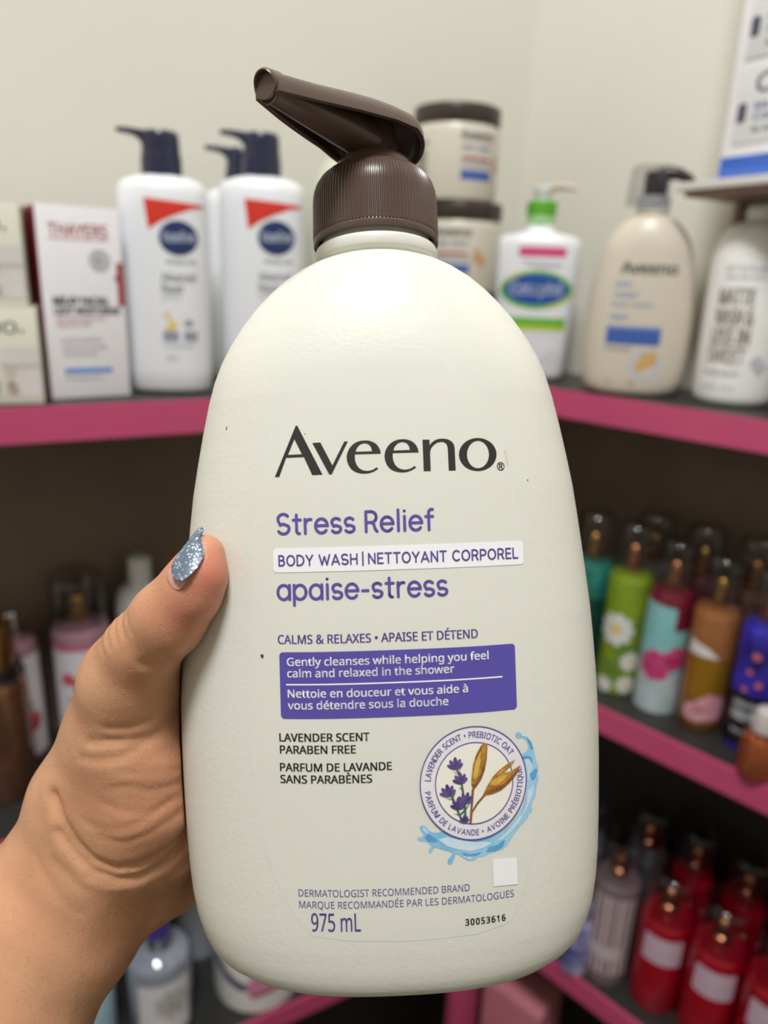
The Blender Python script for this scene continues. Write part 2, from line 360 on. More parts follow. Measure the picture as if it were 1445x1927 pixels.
ART = {'splash': [[(6.44, -78.3), (5.1, -78.23), (4.57, -77.72), (4.88, -77.24), (5.74, -77.21), (6.12, -76.69), (5.42, -75.67), (5.2, -74.68), (5.94, -74.42), (6.79, -74.88), (7.5, -75.78), (8.34, -76.27), (9.57, -76.39), (11.31, -75.88), (13.25, -77.12), (15.21, -78.06), (17.93, -78.66), (20.7, -78.64), (23.26, -78.17), (25.34, -77.3), (27.45, -75.96), (29.07, -74.31), (30.46, -72.26), (31.32, -69.88), (31.73, -66.93), (31.62, -64.41), (31.16, -61.85), (30.81, -60.3), (30.57, -59.52), (31.51, -59.15), (32.06, -58.72), (32.36, -57.76), (32.0, -56.47), (30.97, -55.47), (30.03, -55.73), (29.25, -55.27), (29.15, -54.51), (29.69, -54.0), (30.48, -54.24), (30.85, -54.96), (32.3, -55.51), (33.21, -56.75), (33.7, -58.19), (34.0, -59.74), (34.28, -61.54), (34.92, -62.9), (34.73, -64.63), (34.83, -65.91), (34.37, -67.34), (34.11, -68.81), (33.88, -70.29), (33.17, -71.18), (32.73, -72.36), (33.06, -73.3), (32.68, -73.99), (32.15, -73.9), (31.99, -74.76), (30.89, -75.84), (29.66, -76.9), (28.57, -77.99), (27.49, -79.34), (26.27, -80.91), (24.95, -81.86), (23.14, -82.21), (21.86, -82.41), (20.58, -82.96), (19.07, -82.93), (18.04, -83.69), (16.79, -83.7), (15.56, -82.97), (14.35, -82.01), (13.61, -81.83), (13.07, -83.27), (12.68, -84.1), (11.93, -84.17), (11.58, -83.53), (11.85, -82.81), (12.61, -82.13), (12.88, -81.41), (11.9, -80.97), (10.43, -80.5), (8.97, -79.92), (8.23, -80.24), (8.09, -80.85), (7.58, -81.19), (7.18, -80.8), (7.37, -80.07), (8.0, -79.61), (7.29, -78.84)]], 'splash_light': [[(32.28, -60.25), (33.06, -61.36), (33.27, -63.15), (32.42, -64.53), (32.09, -66.49), (31.92, -63.45), (31.46, -60.89)], [(31.9, -68.46), (33.0, -67.63), (33.61, -67.22), (33.37, -69.19), (32.5, -71.07), (31.22, -73.38), (30.39, -74.5), (31.55, -71.42)], [(29.6, -74.39), (30.67, -74.05), (29.29, -76.09), (26.87, -78.25), (25.28, -79.29), (23.73, -79.59), (26.36, -77.68)], [(9.52, -77.98), (11.75, -77.51), (15.19, -78.5), (18.17, -79.25), (21.19, -79.43), (22.7, -79.97), (20.13, -80.93), (17.11, -81.38), (14.14, -80.64), (11.69, -79.72)], [(15.08, -82.44), (17.08, -82.37), (18.57, -82.75), (17.05, -83.23)], [(5.93, -74.84), (6.54, -75.11), (7.36, -76.26), (6.99, -76.49), (6.15, -75.71)]], 'splash_dark': [[(6.35, -77.31), (7.23, -76.5), (8.07, -77.04), (9.52, -78.11), (8.77, -78.55), (7.06, -78.21)], [(21.66, -80.84), (23.7, -80.58), (25.8, -79.36), (25.23, -81.03), (23.67, -81.82), (21.12, -81.9)], [(32.17, -55.62), (33.2, -57.0), (33.56, -58.42), (33.14, -58.62), (32.66, -57.05)], [(30.82, -60.06), (32.16, -59.98), (33.22, -60.63), (33.3, -62.15), (32.53, -60.79), (31.07, -60.59)], [(32.69, -64.57), (34.22, -63.29), (34.62, -63.86), (34.01, -65.77), (33.05, -66.13)], [(15.11, -81.46), (17.34, -82.02), (20.11, -81.79), (18.07, -82.71), (16.07, -82.52)]], 'oat': [[(18.23, -66.55), (17.82, -65.17), (18.01, -62.97), (18.41, -60.54), (19.29, -58.15), (20.48, -56.28), (21.13, -55.79), (22.01, -55.87), (22.05, -56.9), (21.77, -59.58), (21.18, -62.25), (20.23, -64.38), (19.19, -65.77), (18.53, -66.58)], [(20.63, -67.99), (21.57, -66.23), (23.16, -63.91), (25.0, -62.37), (27.11, -61.1), (28.85, -60.44), (27.87, -61.69), (26.54, -62.78), (25.74, -63.44), (27.83, -63.05), (30.31, -61.86), (29.12, -63.83), (27.22, -65.84), (25.11, -67.33), (23.04, -67.98), (21.51, -68.2)]], 'oat_light': [[(18.41, -63.98), (18.68, -61.54), (19.52, -58.9), (20.44, -57.5), (20.23, -60.19), (19.66, -62.61), (18.98, -64.27)], [(22.34, -65.81), (23.66, -64.46), (25.47, -63.9), (26.77, -63.8), (25.69, -65.17), (23.86, -66.21)], [(23.94, -63.49), (25.51, -62.54), (27.09, -61.6), (25.76, -62.82), (24.45, -63.67)]], 'oat_dark': [[(18.17, -66.3), (17.95, -65.18), (18.82, -65.25), (20.14, -63.14), (21.37, -60.04), (21.93, -56.65), (21.77, -59.58), (21.18, -62.25), (20.23, -64.38), (19.06, -65.88)], [(20.76, -68.0), (21.55, -66.97), (23.58, -66.92), (26.19, -65.72), (28.32, -63.98), (29.96, -62.19), (29.12, -63.83), (27.22, -65.84), (25.11, -67.33), (23.04, -67.98)], [(19.01, -59.11), (20.47, -56.52), (21.12, -55.84), (20.31, -57.49), (19.25, -59.37)]], 'oat_stem': [[(17.1, -74.66), (17.55, -70.31), (17.91, -66.4), (18.54, -66.5), (18.12, -70.36), (17.94, -71.46), (18.94, -69.94), (20.76, -68.0), (21.25, -68.3), (19.31, -70.22), (18.0, -72.08), (17.67, -74.71)]], 'lavender': [[(12.15, -60.36), (12.46, -60.25), (13.07, -60.39), (13.75, -60.73), (14.22, -61.15), (14.32, -61.47), (14.01, -61.59), (13.4, -61.44), (12.72, -61.1), (12.25, -60.69)], [(12.8, -59.21), (13.19, -59.27), (13.73, -59.73), (14.2, -60.43), (14.43, -61.1), (14.32, -61.47), (13.93, -61.42), (13.4, -60.95), (12.93, -60.25), (12.7, -59.59)], [(14.1, -58.51), (14.44, -58.78), (14.69, -59.52), (14.76, -60.43), (14.62, -61.18), (14.32, -61.47), (13.99, -61.2), (13.73, -60.47), (13.66, -59.56), (13.8, -58.81)], [(15.41, -59.06), (15.58, -59.42), (15.48, -60.1), (15.15, -60.85), (14.7, -61.37), (14.32, -61.47), (14.15, -61.11), (14.25, -60.43), (14.59, -59.68), (15.03, -59.16)], [(15.99, -60.08), (16.0, -60.41), (15.69, -60.88), (15.17, -61.31), (14.65, -61.53), (14.32, -61.47), (14.32, -61.15), (14.63, -60.68), (15.15, -60.25), (15.67, -60.02)], [(13.34, -63.98), (13.64, -63.86), (14.23, -63.98), (14.88, -64.29), (15.35, -64.68), (15.46, -64.99), (15.16, -65.1), (14.57, -64.98), (13.92, -64.67), (13.45, -64.29)], [(13.93, -62.86), (14.31, -62.9), (14.83, -63.34), (15.31, -63.99), (15.55, -64.62), (15.46, -64.99), (15.08, -64.94), (14.55, -64.51), (14.08, -63.85), (13.84, -63.22)], [(15.15, -62.16), (15.48, -62.41), (15.74, -63.1), (15.84, -63.98), (15.73, -64.7), (15.46, -64.99), (15.13, -64.74), (14.86, -64.04), (14.76, -63.17), (14.87, -62.45)], [(16.42, -62.64), (16.6, -62.99), (16.52, -63.64), (16.23, -64.37), (15.82, -64.88), (15.46, -64.99), (15.28, -64.65), (15.36, -63.99), (15.65, -63.26), (16.06, -62.75)], [(17.01, -63.61), (17.03, -63.92), (16.74, -64.38), (16.26, -64.8), (15.77, -65.04), (15.46, -64.99), (15.44, -64.68), (15.73, -64.22), (16.21, -63.79), (16.7, -63.56)], [(10.15, -66.98), (10.46, -66.82), (11.1, -66.89), (11.84, -67.16), (12.38, -67.53), (12.53, -67.86), (12.22, -68.01), (11.57, -67.94), (10.83, -67.67), (10.29, -67.31)], [(10.67, -65.7), (11.08, -65.71), (11.69, -66.12), (12.27, -66.79), (12.58, -67.45), (12.53, -67.86), (12.11, -67.85), (11.51, -67.43), (10.93, -66.76), (10.61, -66.1)], [(11.92, -64.81), (12.3, -65.04), (12.65, -65.77), (12.84, -66.72), (12.79, -67.51), (12.53, -67.86), (12.14, -67.62), (11.79, -66.89), (11.6, -65.95), (11.65, -65.15)], [(13.33, -65.21), (13.56, -65.56), (13.54, -66.28), (13.29, -67.1), (12.9, -67.7), (12.53, -67.86), (12.3, -67.5), (12.32, -66.78), (12.57, -65.96), (12.96, -65.36)], [(14.06, -66.2), (14.11, -66.54), (13.85, -67.06), (13.37, -67.57), (12.87, -67.88), (12.53, -67.86), (12.48, -67.52), (12.74, -66.99), (13.22, -66.48), (13.72, -66.18)], [(12.61, -69.95), (12.92, -69.84), (13.53, -69.99), (14.21, -70.34), (14.69, -70.76), (14.79, -71.08), (14.47, -71.2), (13.86, -71.05), (13.18, -70.7), (12.71, -70.28)], [(13.26, -68.8), (13.65, -68.86), (14.19, -69.33), (14.66, -70.04), (14.89, -70.71), (14.79, -71.08), (14.39, -71.02), (13.86, -70.55), (13.38, -69.85), (13.16, -69.18)], [(14.56, -68.11), (14.9, -68.39), (15.15, -69.12), (15.22, -70.04), (15.08, -70.79), (14.79, -71.08), (14.45, -70.81), (14.19, -70.07), (14.12, -69.16), (14.26, -68.41)], [(15.87, -68.67), (16.05, -69.04), (15.95, -69.72), (15.61, -70.47), (15.17, -70.99), (14.79, -71.08), (14.61, -70.72), (14.71, -70.04), (15.05, -69.29), (15.49, -68.77)], [(16.46, -69.71), (16.46, -70.03), (16.15, -70.5), (15.63, -70.92), (15.11, -71.15), (14.79, -71.08), (14.78, -70.76), (15.09, -70.29), (15.61, -69.87), (16.13, -69.64)], [(14.66, -67.92), (14.99, -67.94), (15.48, -68.29), (15.96, -68.85), (16.23, -69.39), (16.19, -69.71), (15.87, -69.69), (15.37, -69.33), (14.9, -68.78), (14.63, -68.24)], [(15.68, -67.17), (16.01, -67.37), (16.32, -67.98), (16.48, -68.77), (16.43, -69.43), (16.19, -69.71), (15.86, -69.51), (15.56, -68.9), (15.4, -68.12), (15.45, -67.46)], [(17.11, -67.07), (17.31, -67.43), (17.26, -68.16), (16.98, -68.98), (16.57, -69.57), (16.19, -69.71), (15.99, -69.35), (16.04, -68.62), (16.33, -67.8), (16.73, -67.21)], [(18.09, -68.04), (18.11, -68.42), (17.75, -68.97), (17.17, -69.49), (16.57, -69.77), (16.19, -69.71), (16.18, -69.34), (16.53, -68.78), (17.11, -68.27), (17.71, -67.98)], [(18.22, -69.15), (18.11, -69.44), (17.64, -69.72), (17.02, -69.89), (16.46, -69.89), (16.19, -69.71), (16.31, -69.43), (16.77, -69.15), (17.4, -68.97), (17.95, -68.98)], [(14.61, -73.68), (14.81, -73.6), (15.22, -73.69), (15.66, -73.9), (15.99, -74.17), (16.06, -74.38), (15.85, -74.46), (15.45, -74.38), (15.0, -74.16), (14.68, -73.89)], [(15.01, -72.92), (15.27, -72.95), (15.63, -73.25), (15.95, -73.7), (16.12, -74.13), (16.06, -74.38), (15.8, -74.35), (15.44, -74.05), (15.11, -73.6), (14.95, -73.17)], [(15.84, -72.44), (16.07, -72.62), (16.25, -73.09), (16.32, -73.69), (16.24, -74.19), (16.06, -74.38), (15.83, -74.21), (15.65, -73.73), (15.58, -73.13), (15.66, -72.64)], [(16.71, -72.79), (16.83, -73.02), (16.78, -73.47), (16.58, -73.96), (16.3, -74.31), (16.06, -74.38), (15.94, -74.15), (15.99, -73.7), (16.19, -73.21), (16.47, -72.86)], [(17.12, -73.45), (17.13, -73.66), (16.93, -73.97), (16.61, -74.26), (16.27, -74.42), (16.06, -74.38), (16.05, -74.17), (16.24, -73.86), (16.57, -73.57), (16.9, -73.41)]], 'sprig': [[(14.2, -61.34), (14.7, -61.38), (15.62, -63.77), (16.03, -66.75), (16.43, -70.22), (16.56, -74.42), (16.06, -74.38), (15.81, -70.18), (15.53, -66.96), (15.12, -63.98)], [(12.77, -67.87), (13.39, -67.79), (14.43, -70.57), (15.81, -74.49), (15.2, -74.07), (13.93, -70.78)], [(13.44, -61.91), (14.67, -62.48), (15.71, -60.83), (14.92, -62.37), (14.29, -62.45)], [(14.69, -65.91), (15.55, -66.34), (17.2, -65.24), (15.92, -66.13)], [(11.53, -68.16), (12.75, -68.61), (14.16, -66.86), (13.25, -68.52)], [(13.4, -71.97), (14.88, -72.2), (17.44, -69.81), (16.14, -71.68), (14.99, -72.58)]], 'film': [[(-13.57, 36.39), (19.5, 36.16), (23.97, 31.02), (28.32, 21.8), (31.22, 9.95), (33.28, -5.78), (34.5, -25.29), (34.43, -44.63), (33.77, -63.92), (32.93, -83.28), (30.18, -93.24), (26.64, -99.88), (18.67, -101.64), (3.29, -102.09), (-13.12, -101.52), (-20.71, -100.58), (-25.03, -95.95), (-29.3, -87.85), (-32.87, -76.57), (-34.68, -58.73), (-34.8, -39.58), (-34.36, -16.58), (-33.43, 1.43), (-30.45, 15.6), (-24.85, 28.35), (-19.46, 34.6)]]}
HAND = [([(-44.5, -27.8, -8.6, 4.7), (-46.0, -28.7, -13.6, 6.5), (-48.8, -27.6, -18.3, 7.6), (-54.6, -24.5, -24.6, 9.0), (-62.8, -19.3, -32.7, 9.3), (-69.4, -12.1, -42.9, 11.8), (-75.9, -3.9, -58.4, 13.2), (-84.9, 4.4, -78.6, 16.5)], 5), ([(-66.8, -4.1, -51.3, 10), (-68.4, -5.1, -64.1, 13.5), (-69.8, -3.1, -76.4, 14.5), (-76.2, 1.1, -91.1, 15)], 8), ([(-62.4, 3.7, -64.2, 9), (-63.5, 3.8, -79.3, 10), (-64.5, 5.8, -95.3, 9.5)], 7), ([(-66.8, -11.1, -39.0, 9.5), (-66.2, 7.9, -42.9, 10), (-69.8, 32.0, -46.9, 9)], 7), ([(-84.6, 7.4, -101.2, 16), (-71.9, 13.0, -108.9, 10.5), (-66.2, 17.9, -112.3, 7.5)], 8), ([(-85.5, 6.4, -82.4, 16.5), (-93.8, 7.6, -102.5, 20.5), (-103.2, 5.9, -116.4, 24.5), (-114.2, 1.2, -134.1, 28.5), (-126.5, -6.5, -152.7, 32)], 8), ([(-83.6, 6.3, -82.5, 14), (-84.8, 12.4, -103.6, 17), (-93.4, 9.6, -115.9, 20)], 8), ([(-84.6, 17.4, -93.2, 14), (-79.4, 34.2, -73.0, 12), (-75.6, 48.1, -50.9, 9.5)], 8), ([(-88.3, 20.5, -99.3, 14), (-80.7, 40.3, -85.4, 12), (-76.2, 54.1, -69.9, 9.5)], 8), ([(-88.3, 22.5, -103.4, 13), (-79.0, 39.2, -97.4, 11), (-76.1, 54.1, -88.6, 9)], 8), ([(-86.0, 20.4, -105.0, 12), (-76.4, 35.1, -108.0, 10), (-73.5, 48.1, -104.9, 8.5)], 8), ([(-75.6, 48.1, -50.9, 9.5), (-68.1, 59.9, -46.0, 8.6), (-47.4, 55.8, -41.3, 8.0), (-29.9, 49.9, -40.9, 7.4), (-17.8, 46.5, -42.6, 6.6)], 2), ([(-76.2, 54.1, -69.9, 9.5), (-67.5, 62.9, -66.9, 8.8), (-44.4, 57.3, -62.5, 8.2), (-25.0, 50.7, -61.6, 7.5), (-12.9, 46.4, -62.9, 6.7)], 2), ([(-76.1, 54.1, -88.6, 9.0), (-66.9, 61.9, -87.8, 8.5), (-44.9, 56.3, -84.0, 7.9), (-27.4, 49.8, -82.6, 7.3), (-16.3, 46.5, -82.9, 6.5)], 2), ([(-73.5, 48.1, -104.9, 8.5), (-65.7, 57.9, -108.4, 7.6), (-47.9, 53.4, -104.4, 6.9), (-34.3, 48.0, -102.5, 6.3), (-25.8, 44.7, -101.9, 5.7)], 2)]
CREASES = [([(-55.3, -84.3), (-57.8, -86.7), (-61.8, -89.2), (-67.4, -90.7), (-72.9, -90.4), (-78.3, -87.8), (-82.6, -83.2), (-86.9, -76.7), (-88.9, -71.7)], 1.7, 1.5), ([(-55.0, -85.4), (-57.4, -89.2), (-61.9, -92.4), (-67.5, -94.2), (-73.0, -93.5), (-79.0, -90.8), (-83.8, -86.0), (-87.5, -80.6)], 1.5, 1.4), ([(-63.0, -94.0), (-68.1, -95.6), (-75.2, -94.8), (-80.1, -92.4)], 0.45, 1.0), ([(-68.2, -101.1), (-66.1, -104.5), (-63.7, -107.9)], 0.6, 1.0), ([(-62.6, -99.0), (-61.9, -101.3), (-60.6, -103.5)], 0.4, 0.8), ([(-75.9, -80.9), (-69.9, -82.8), (-63.8, -81.3), (-57.0, -78.2)], 0.35, 0.9), ([(-79.7, -77.5), (-73.7, -79.3), (-67.0, -78.4), (-58.6, -73.7)], 0.35, 0.9), ([(-55.6, -49.5), (-58.5, -53.7), (-62.4, -55.7), (-67.1, -55.8), (-71.8, -55.4), (-76.6, -56.0)], 0.7, 1.2), ([(-59.5, -55.5), (-64.3, -57.8), (-69.1, -60.0), (-74.4, -60.5), (-79.1, -60.2)], 0.6, 1.1), ([(-62.2, -51.2), (-66.1, -52.3), (-71.7, -51.9)], 0.5, 1.0), ([(-56.6, -69.8), (-62.8, -69.7), (-67.5, -67.6), (-72.2, -68.0)], 0.35, 0.8), ([(-56.8, -73.6), (-62.0, -75.4), (-68.6, -74.2), (-75.2, -71.7)], 0.35, 0.8), ([(-56.1, -66.1), (-62.6, -64.5), (-69.3, -63.8)], 0.3, 0.8), ([(-59.8, -34.7), (-57.0, -35.5), (-54.1, -33.9)], 0.7, 1.3), ([(-70.0, -24.9), (-69.4, -28.7), (-67.8, -31.1)], 0.5, 0.5), ([(-68.1, -24.0), (-67.2, -27.8), (-65.9, -29.7)], 0.5, 0.5), ([(-66.1, -22.6), (-64.8, -26.0), (-63.5, -28.9)], 0.5, 0.5), ([(-72.9, -27.6), (-71.6, -31.0), (-70.2, -32.9)], 0.4, 0.5), ([(-64.2, -22.2), (-62.9, -24.6), (-61.5, -27.5)], 0.4, 0.5), ([(-89.4, -88.3), (-85.1, -92.3), (-81.4, -96.3)], 0.3, 1.0), ([(-94.9, -87.6), (-88.6, -97.1), (-83.2, -102.8)], 0.3, 1.1)]
NAIL = [(-45.0, -2.38), (-44.45, -3.0), (-44.73, -3.94), (-44.81, -4.8), (-44.53, -5.84), (-44.1, -6.97), (-43.58, -8.45), (-43.53, -9.32), (-43.94, -10.34), (-44.85, -11.86), (-46.27, -13.37), (-47.85, -14.32), (-49.05, -14.15), (-50.07, -13.52), (-50.8, -12.2), (-50.94, -10.99), (-50.62, -9.97), (-49.74, -8.44), (-48.84, -7.0), (-47.94, -5.74), (-47.03, -4.21), (-46.22, -3.12), (-45.6, -2.53)]
LUNULA = [(-50.87, -11.68), (-49.9, -13.61), (-47.85, -14.18), (-46.62, -13.53), (-47.53, -15.23), (-48.43, -16.24), (-49.3, -16.59), (-50.49, -16.17), (-51.5, -15.28), (-52.15, -13.88), (-52.11, -12.68), (-51.57, -11.83)]

# ------------------------------------------------------------------ the room and its shelves
LD = np.array([0.8711, 0.4911]); LN = np.array([-0.4911, 0.8711])      # left wall: along to the corner, into the wall
RD = np.array([0.7070, -0.7072]); RN = np.array([0.7072, 0.7070])      # right wall: along from the corner, into the wall
CORNER = np.array([0.157, 1.020])
Z_TOP, Z_MID_R, Z_LOW_R, Z_MID_L, Z_LOW_L = 1.343, 1.020, 0.680, 0.950, 0.600

wall_paint = mat('cream_wall_paint', (222, 219, 207), 0.75, bump=(60, 0.08, 0.002), vary=((216, 212, 198), 2.5, 0.6))
dark_wood = mat('dark_brown_board', (128, 109, 95), 0.6, bump=(40, 0.1, 0.001), vary=((106, 90, 79), 6, 0.8))
shelf_grey = mat('dark_grey_shelf_top', (52, 51, 50), 0.45, vary=((42, 41, 40), 12, 0.7))
pink_edge = mat('pink_shelf_edge', (204, 82, 124), 0.42, bump=(90, 0.06, 0.001), vary=((192, 74, 116), 8, 0.6))
floor_mat = mat('dark_floor', (58, 52, 48), 0.6, vary=((46, 42, 40), 5, 0.8))

def slab(name, p0, p1, nrm, thick, z0, z1, m, kind=True):
    q = [p0, p1, p1 + nrm * thick, p0 + nrm * thick]
    o = obj(name, prism([tuple(a) for a in q], z0, z1), m, smooth=False)
    if kind: o['kind'] = 'structure'
    return o
slab('wall_left', CORNER - LD * 1.6, CORNER, LN, 0.06, 0, 3.0, wall_paint)
slab('wall_right', CORNER, CORNER + RD * 1.6, RN, 0.06, 0, 3.0, wall_paint)
fl = obj('floor', prism([(-1.4, -1.7), (1.4, -1.7), (1.4, 1.2), (-1.4, 1.2)], -0.05, 0), floor_mat, smooth=False)
cl = obj('ceiling', prism([(-1.4, -1.7), (1.4, -1.7), (1.4, 1.2), (-1.4, 1.2)], 3.0, 3.05), wall_paint, smooth=False); cl['kind'] = 'structure'
for nm, p, q, n in (('wall_west', (-1.237, .234), (-1.237, -1.6), (-1, 0)), ('wall_back', (-1.237, -1.6), (1.288, -1.6), (0, -1)), ('wall_east', (1.288, -1.6), (1.288, -.111), (1, 0))):
    slab(nm, np.array(p), np.array(q), np.array(n), 0.05, 0, 3.0, wall_paint)
fl['kind'] = 'structure'

def meet(nl, nr):
    return np.linalg.solve(np.array([LN, RN]), np.array([nl, nr]))
WL, WR = float(LN @ CORNER), float(RN @ CORNER)
unit_l = thing('shelf_unit', 'pink-edged dark shelves along the left wall', 'shelf')
unit_r = thing('shelf_unit', 'pink-edged dark shelves along the right wall', 'shelf')
def board(unit, side, z, nl, nr, wid=0.9, th=0.028):
    I = meet(nl, nr); e = 0.004; wall = (WL if side == 'l' else WR) - 0.002
    if side == 'l':
        d, n, fr = -LD, LN, nl
    else:
        d, n, fr = RD, RN, nr
    C2 = meet(WL - 0.002, WR - 0.002)
    A = I + d * .0004; B = I + d * wid; C2 = C2 + d * .0004
    # set the front back by the fascia's thickness
    poly = [tuple(A + n * e), tuple(B + n * e), tuple(B + n * (wall - fr)), tuple(C2)]
    b = obj('shelf_board', prism(poly if side == 'r' else poly[::-1], z - th, z), shelf_grey, unit, smooth=False)
    fpoly = [tuple(A), tuple(B), tuple(B + n * e), tuple(A + n * e)]
    obj('fascia', prism(fpoly if side == 'r' else fpoly[::-1], z - th - 0.001, z - 0.0005), pink_edge, b, smooth=False)
FL = 0.6387
board(unit_l, 'l', Z_TOP, FL, 0.6905); board(unit_r, 'r', Z_TOP, FL, 0.6905)
board(unit_l, 'l', Z_MID_L, 0.640, 0.664); board(unit_r, 'r', Z_MID_R, 0.640, 0.6625)
board(unit_l, 'l', Z_LOW_L, 0.640, 0.648); board(unit_r, 'r', Z_LOW_R, 0.640, 0.6440)
shade_darkened_board = mat('shade_darkened_board', (52, 45, 40), 0.6, bump=(40, 0.1, 0.001), vary=((40, 35, 32), 6, 0.8))  # lower back panels: deep shade under the shelves put into a darker board colour
def back_panel(unit, side):
    C2 = meet(WL - 0.001, WR - 0.001)
    if side == 'l': a, b, n = C2 - LD * 0.9, C2 - LD * .0085, LN
    else: a, b, n = C2 + RD * .0090, C2 + RD * 0.9, RN
    z0 = 0.02
    for z1, z2 in ((z0, (Z_LOW_L if side == 'l' else Z_LOW_R) - .028), ((Z_LOW_L if side == 'l' else Z_LOW_R), (Z_MID_L if side == 'l' else Z_MID_R) - .028), ((Z_MID_L if side == 'l' else Z_MID_R), Z_TOP - .028)):
        q = [a, b, b - n * 0.006, a - n * 0.006]
        obj('back_panel', prism([tuple(v) for v in q], z1 + .0005, z2 - .0005), dark_wood if z2 > 1 else shade_darkened_board, unit, smooth=False)
back_panel(unit_l, 'l'); back_panel(unit_r, 'r')

# ------------------------------------------------------------------ the held bottle (local: x right, y away, z up)
PX_ROLL, PX_YAW = math.radians(1.72), math.radians(1.6)
M_HELD = M_CAM @ Matrix(((1, 0, 0, 0), (0, 0, 1, 0), (0, -1, 0, -0.21), (0, 0, 0, 1)))
# camera axes are x right, y up, z back: map local (x, y away, z up) to (x, z, -y), then roll about the view axis and yaw about the bottle
M_HELD = M_CAM @ Matrix.Translation((0, 0, -0.21)) @ Matrix.Rotation(PX_ROLL, 4, 'Z') @ Matrix(((1, 0, 0, 0), (0, 0, 1, 0), (0, -1, 0, 0), (0, 0, 0, 1))) @ Matrix.Rotation(PX_YAW, 4, 'Z')

cream = mat('cream_bottle_plastic', (223, 222, 212), 0.46, bump=(800, 0.09, 0.0006), sss=0.05)
film_mat = mat('clear_label_film', (223, 222, 212), 0.48, bump=(500, 0.05, 0.0006), sss=0.05)
ink_black = mat('black_ink', (42, 38, 36), 0.5)
ink_purple = mat('purple_ink', (92, 80, 160), 0.5)
ink_violet = mat('violet_ink', (88, 74, 148), 0.5)
panel_purple = mat('purple_panel_ink', (88, 77, 166), 0.42)
white_print = mat('white_print', (243, 243, 246), 0.45)
brown = mat('brown_pump_plastic', (92, 74, 66), 0.30, bump=(300, 0.03, 0.0004))
brown_dark = mat('brown_pump_plastic_inside', (84, 64, 56), 0.34)

PROF = [(-.1186, .026), (-.1185, .036), (-.1180, .0415), (-.1170, .0458), (-.115, .0490), (-.1125, .0513), (-.109, .0529), (-.1045, .0543), (-.0985, .0553), (-.0915, .05595), (-.0834, .0564), (-.0753, .0567), (-.0672, .05695), (-.0591, .0571), (-.051, .057), (-.0429, .05675), (-.0348, .05635), (-.0267, .0558), (-.0186, .05495), (-.0105, .05405), (-.0024, .0531), (.0057, .05205), (.0138, .0506), (.0219, .049), (.03, .0472), (.036, .0456), (.041, .0437), (.046, .0411), (.051, .0379), (.0555, .0344), (.0595, .0307), (.0628, .027), (.0653, .0233), (.067, .02), (.0678, .0178), (.0683, .0166)]
PZ = np.array([p[0] for p in PROF]); PW = np.array([p[1] for p in PROF])
H_DD, H_RN = 0.034, 0.0168
def h_w(z): return float(np.interp(z, PZ, PW))
def h_n(z): return float(np.interp(z, [.03, .07], [2.5, 2.0]))
def h_d(w): return H_RN + (H_DD - H_RN) * np.clip((w - H_RN) / (.0575 - H_RN), 0, 1) ** .8
def hero_body(k=1.0, cnt=128):
    zz = np.unique(np.concatenate([PZ, np.linspace(-.11, .06, 40)]))
    rings = []
    for z in zz:
        w = h_w(z); d = h_d(w) if w >= H_RN else w
        rings.append(superring(w * k, d * k, z * k, h_n(z), cnt))
    # neck groove, bead and neck
    for r, z in ((.0161, .0685), (.0161, .0690), (.0168, .0694), (.01715, .0702), (.01715, .0722), (.0168, .0730), (.0160, .0733), (.0150, .0735), (.0150, .085)):
        rings.append(superring(r * k, r * k, z * k, 2.0, cnt))
    return loft(rings)
def hero_surf(k=1.0, unit=1.0):
    def s(x, z, e):
        xx, zz = x / k, z / k
        w = h_w(zz); d = float(h_d(w)); n = h_n(zz)
        y = -d * max(0.0, 1 - abs(xx / w) ** n) ** (1 / n)
        return (x, y * k - e, z)
    return s

held = thing('pump_bottle', 'large cream body wash bottle with brown pump, held up in the hand', 'bottle')
held.matrix_world = M_HELD
obj('bottle_body', hero_body(), cream, held, angle=1.2)
HS = hero_surf()
MMU = 0.001
def hd(name, g, m, eps=0.00012, parent=held, step=(0.003, 0.006)):
    return decal(name, g, HS, m, parent, eps, step, MMU)
lf = hd('label_film', poly2d(ART['film'][0]), film_mat, 0.00005)
hd('brand_lettering', join2d(*[poly2d(a, [b]) for a, b in LOGO]), ink_black)
# registered mark: ring with an R
hd('registered_mark', join2d(ell2d(28.0, 10.3, 1.0, 1.05, 30, 0.2), line2d('R', 27.58, 28.5, 9.7, 1.2, 'sans', .02)), ink_black)
hd('variant_lettering', strokes2d('Stress Relief', -26.6, 10.9, -4.55, 4.75, 0.72), ink_purple)
hd('variant_lettering', strokes2d('apaise-stress', -26.9, 13.6, -20.2, 4.75, 0.72), ink_purple)
sticker = hd('label_sticker', rect2d(-27.8, -13.75, 32.9, -7.96, 0.8), white_print, 0.00016)
hd('product_lettering', strokes2d('BODY WASH | NETTOYANT CORPOREL'.replace(' | ', '|'), -26.45, 31.4, -12.1, 2.35, 0.38, 0.145, 0.30), ink_violet, 0.00026, sticker)
hd('claim_lettering', line2d('CALMS & RELAXES • APAISE ET DÉTEND', -27.1, 20.6, -30.72, 2.08, 'sans', .014), ink_purple)
panel = hd('claim_panel', rect2d(-26.9, -48.5, 29.8, -32.7, 0.9), panel_purple)
hd('panel_lettering', join2d(line2d('Gently cleanses while helping you feel', -25.05, 23.05, -35.9, 1.85, 'sans', .016),
                             line2d('calm and relaxed in the shower', -25.05, 14.6, -38.62, 1.85, 'sans', .016),
                             line2d('Nettoie en douceur et vous aide à', -25.05, 17.75, -43.42, 1.85, 'sans', .016),
                             line2d('vous détendre sous la douche', -25.1, 12.95, -46.2, 1.85, 'sans', .016),
                             rect2d(-25.45, -40.55, 26.35, -40.2)), white_print, 0.0002, panel)
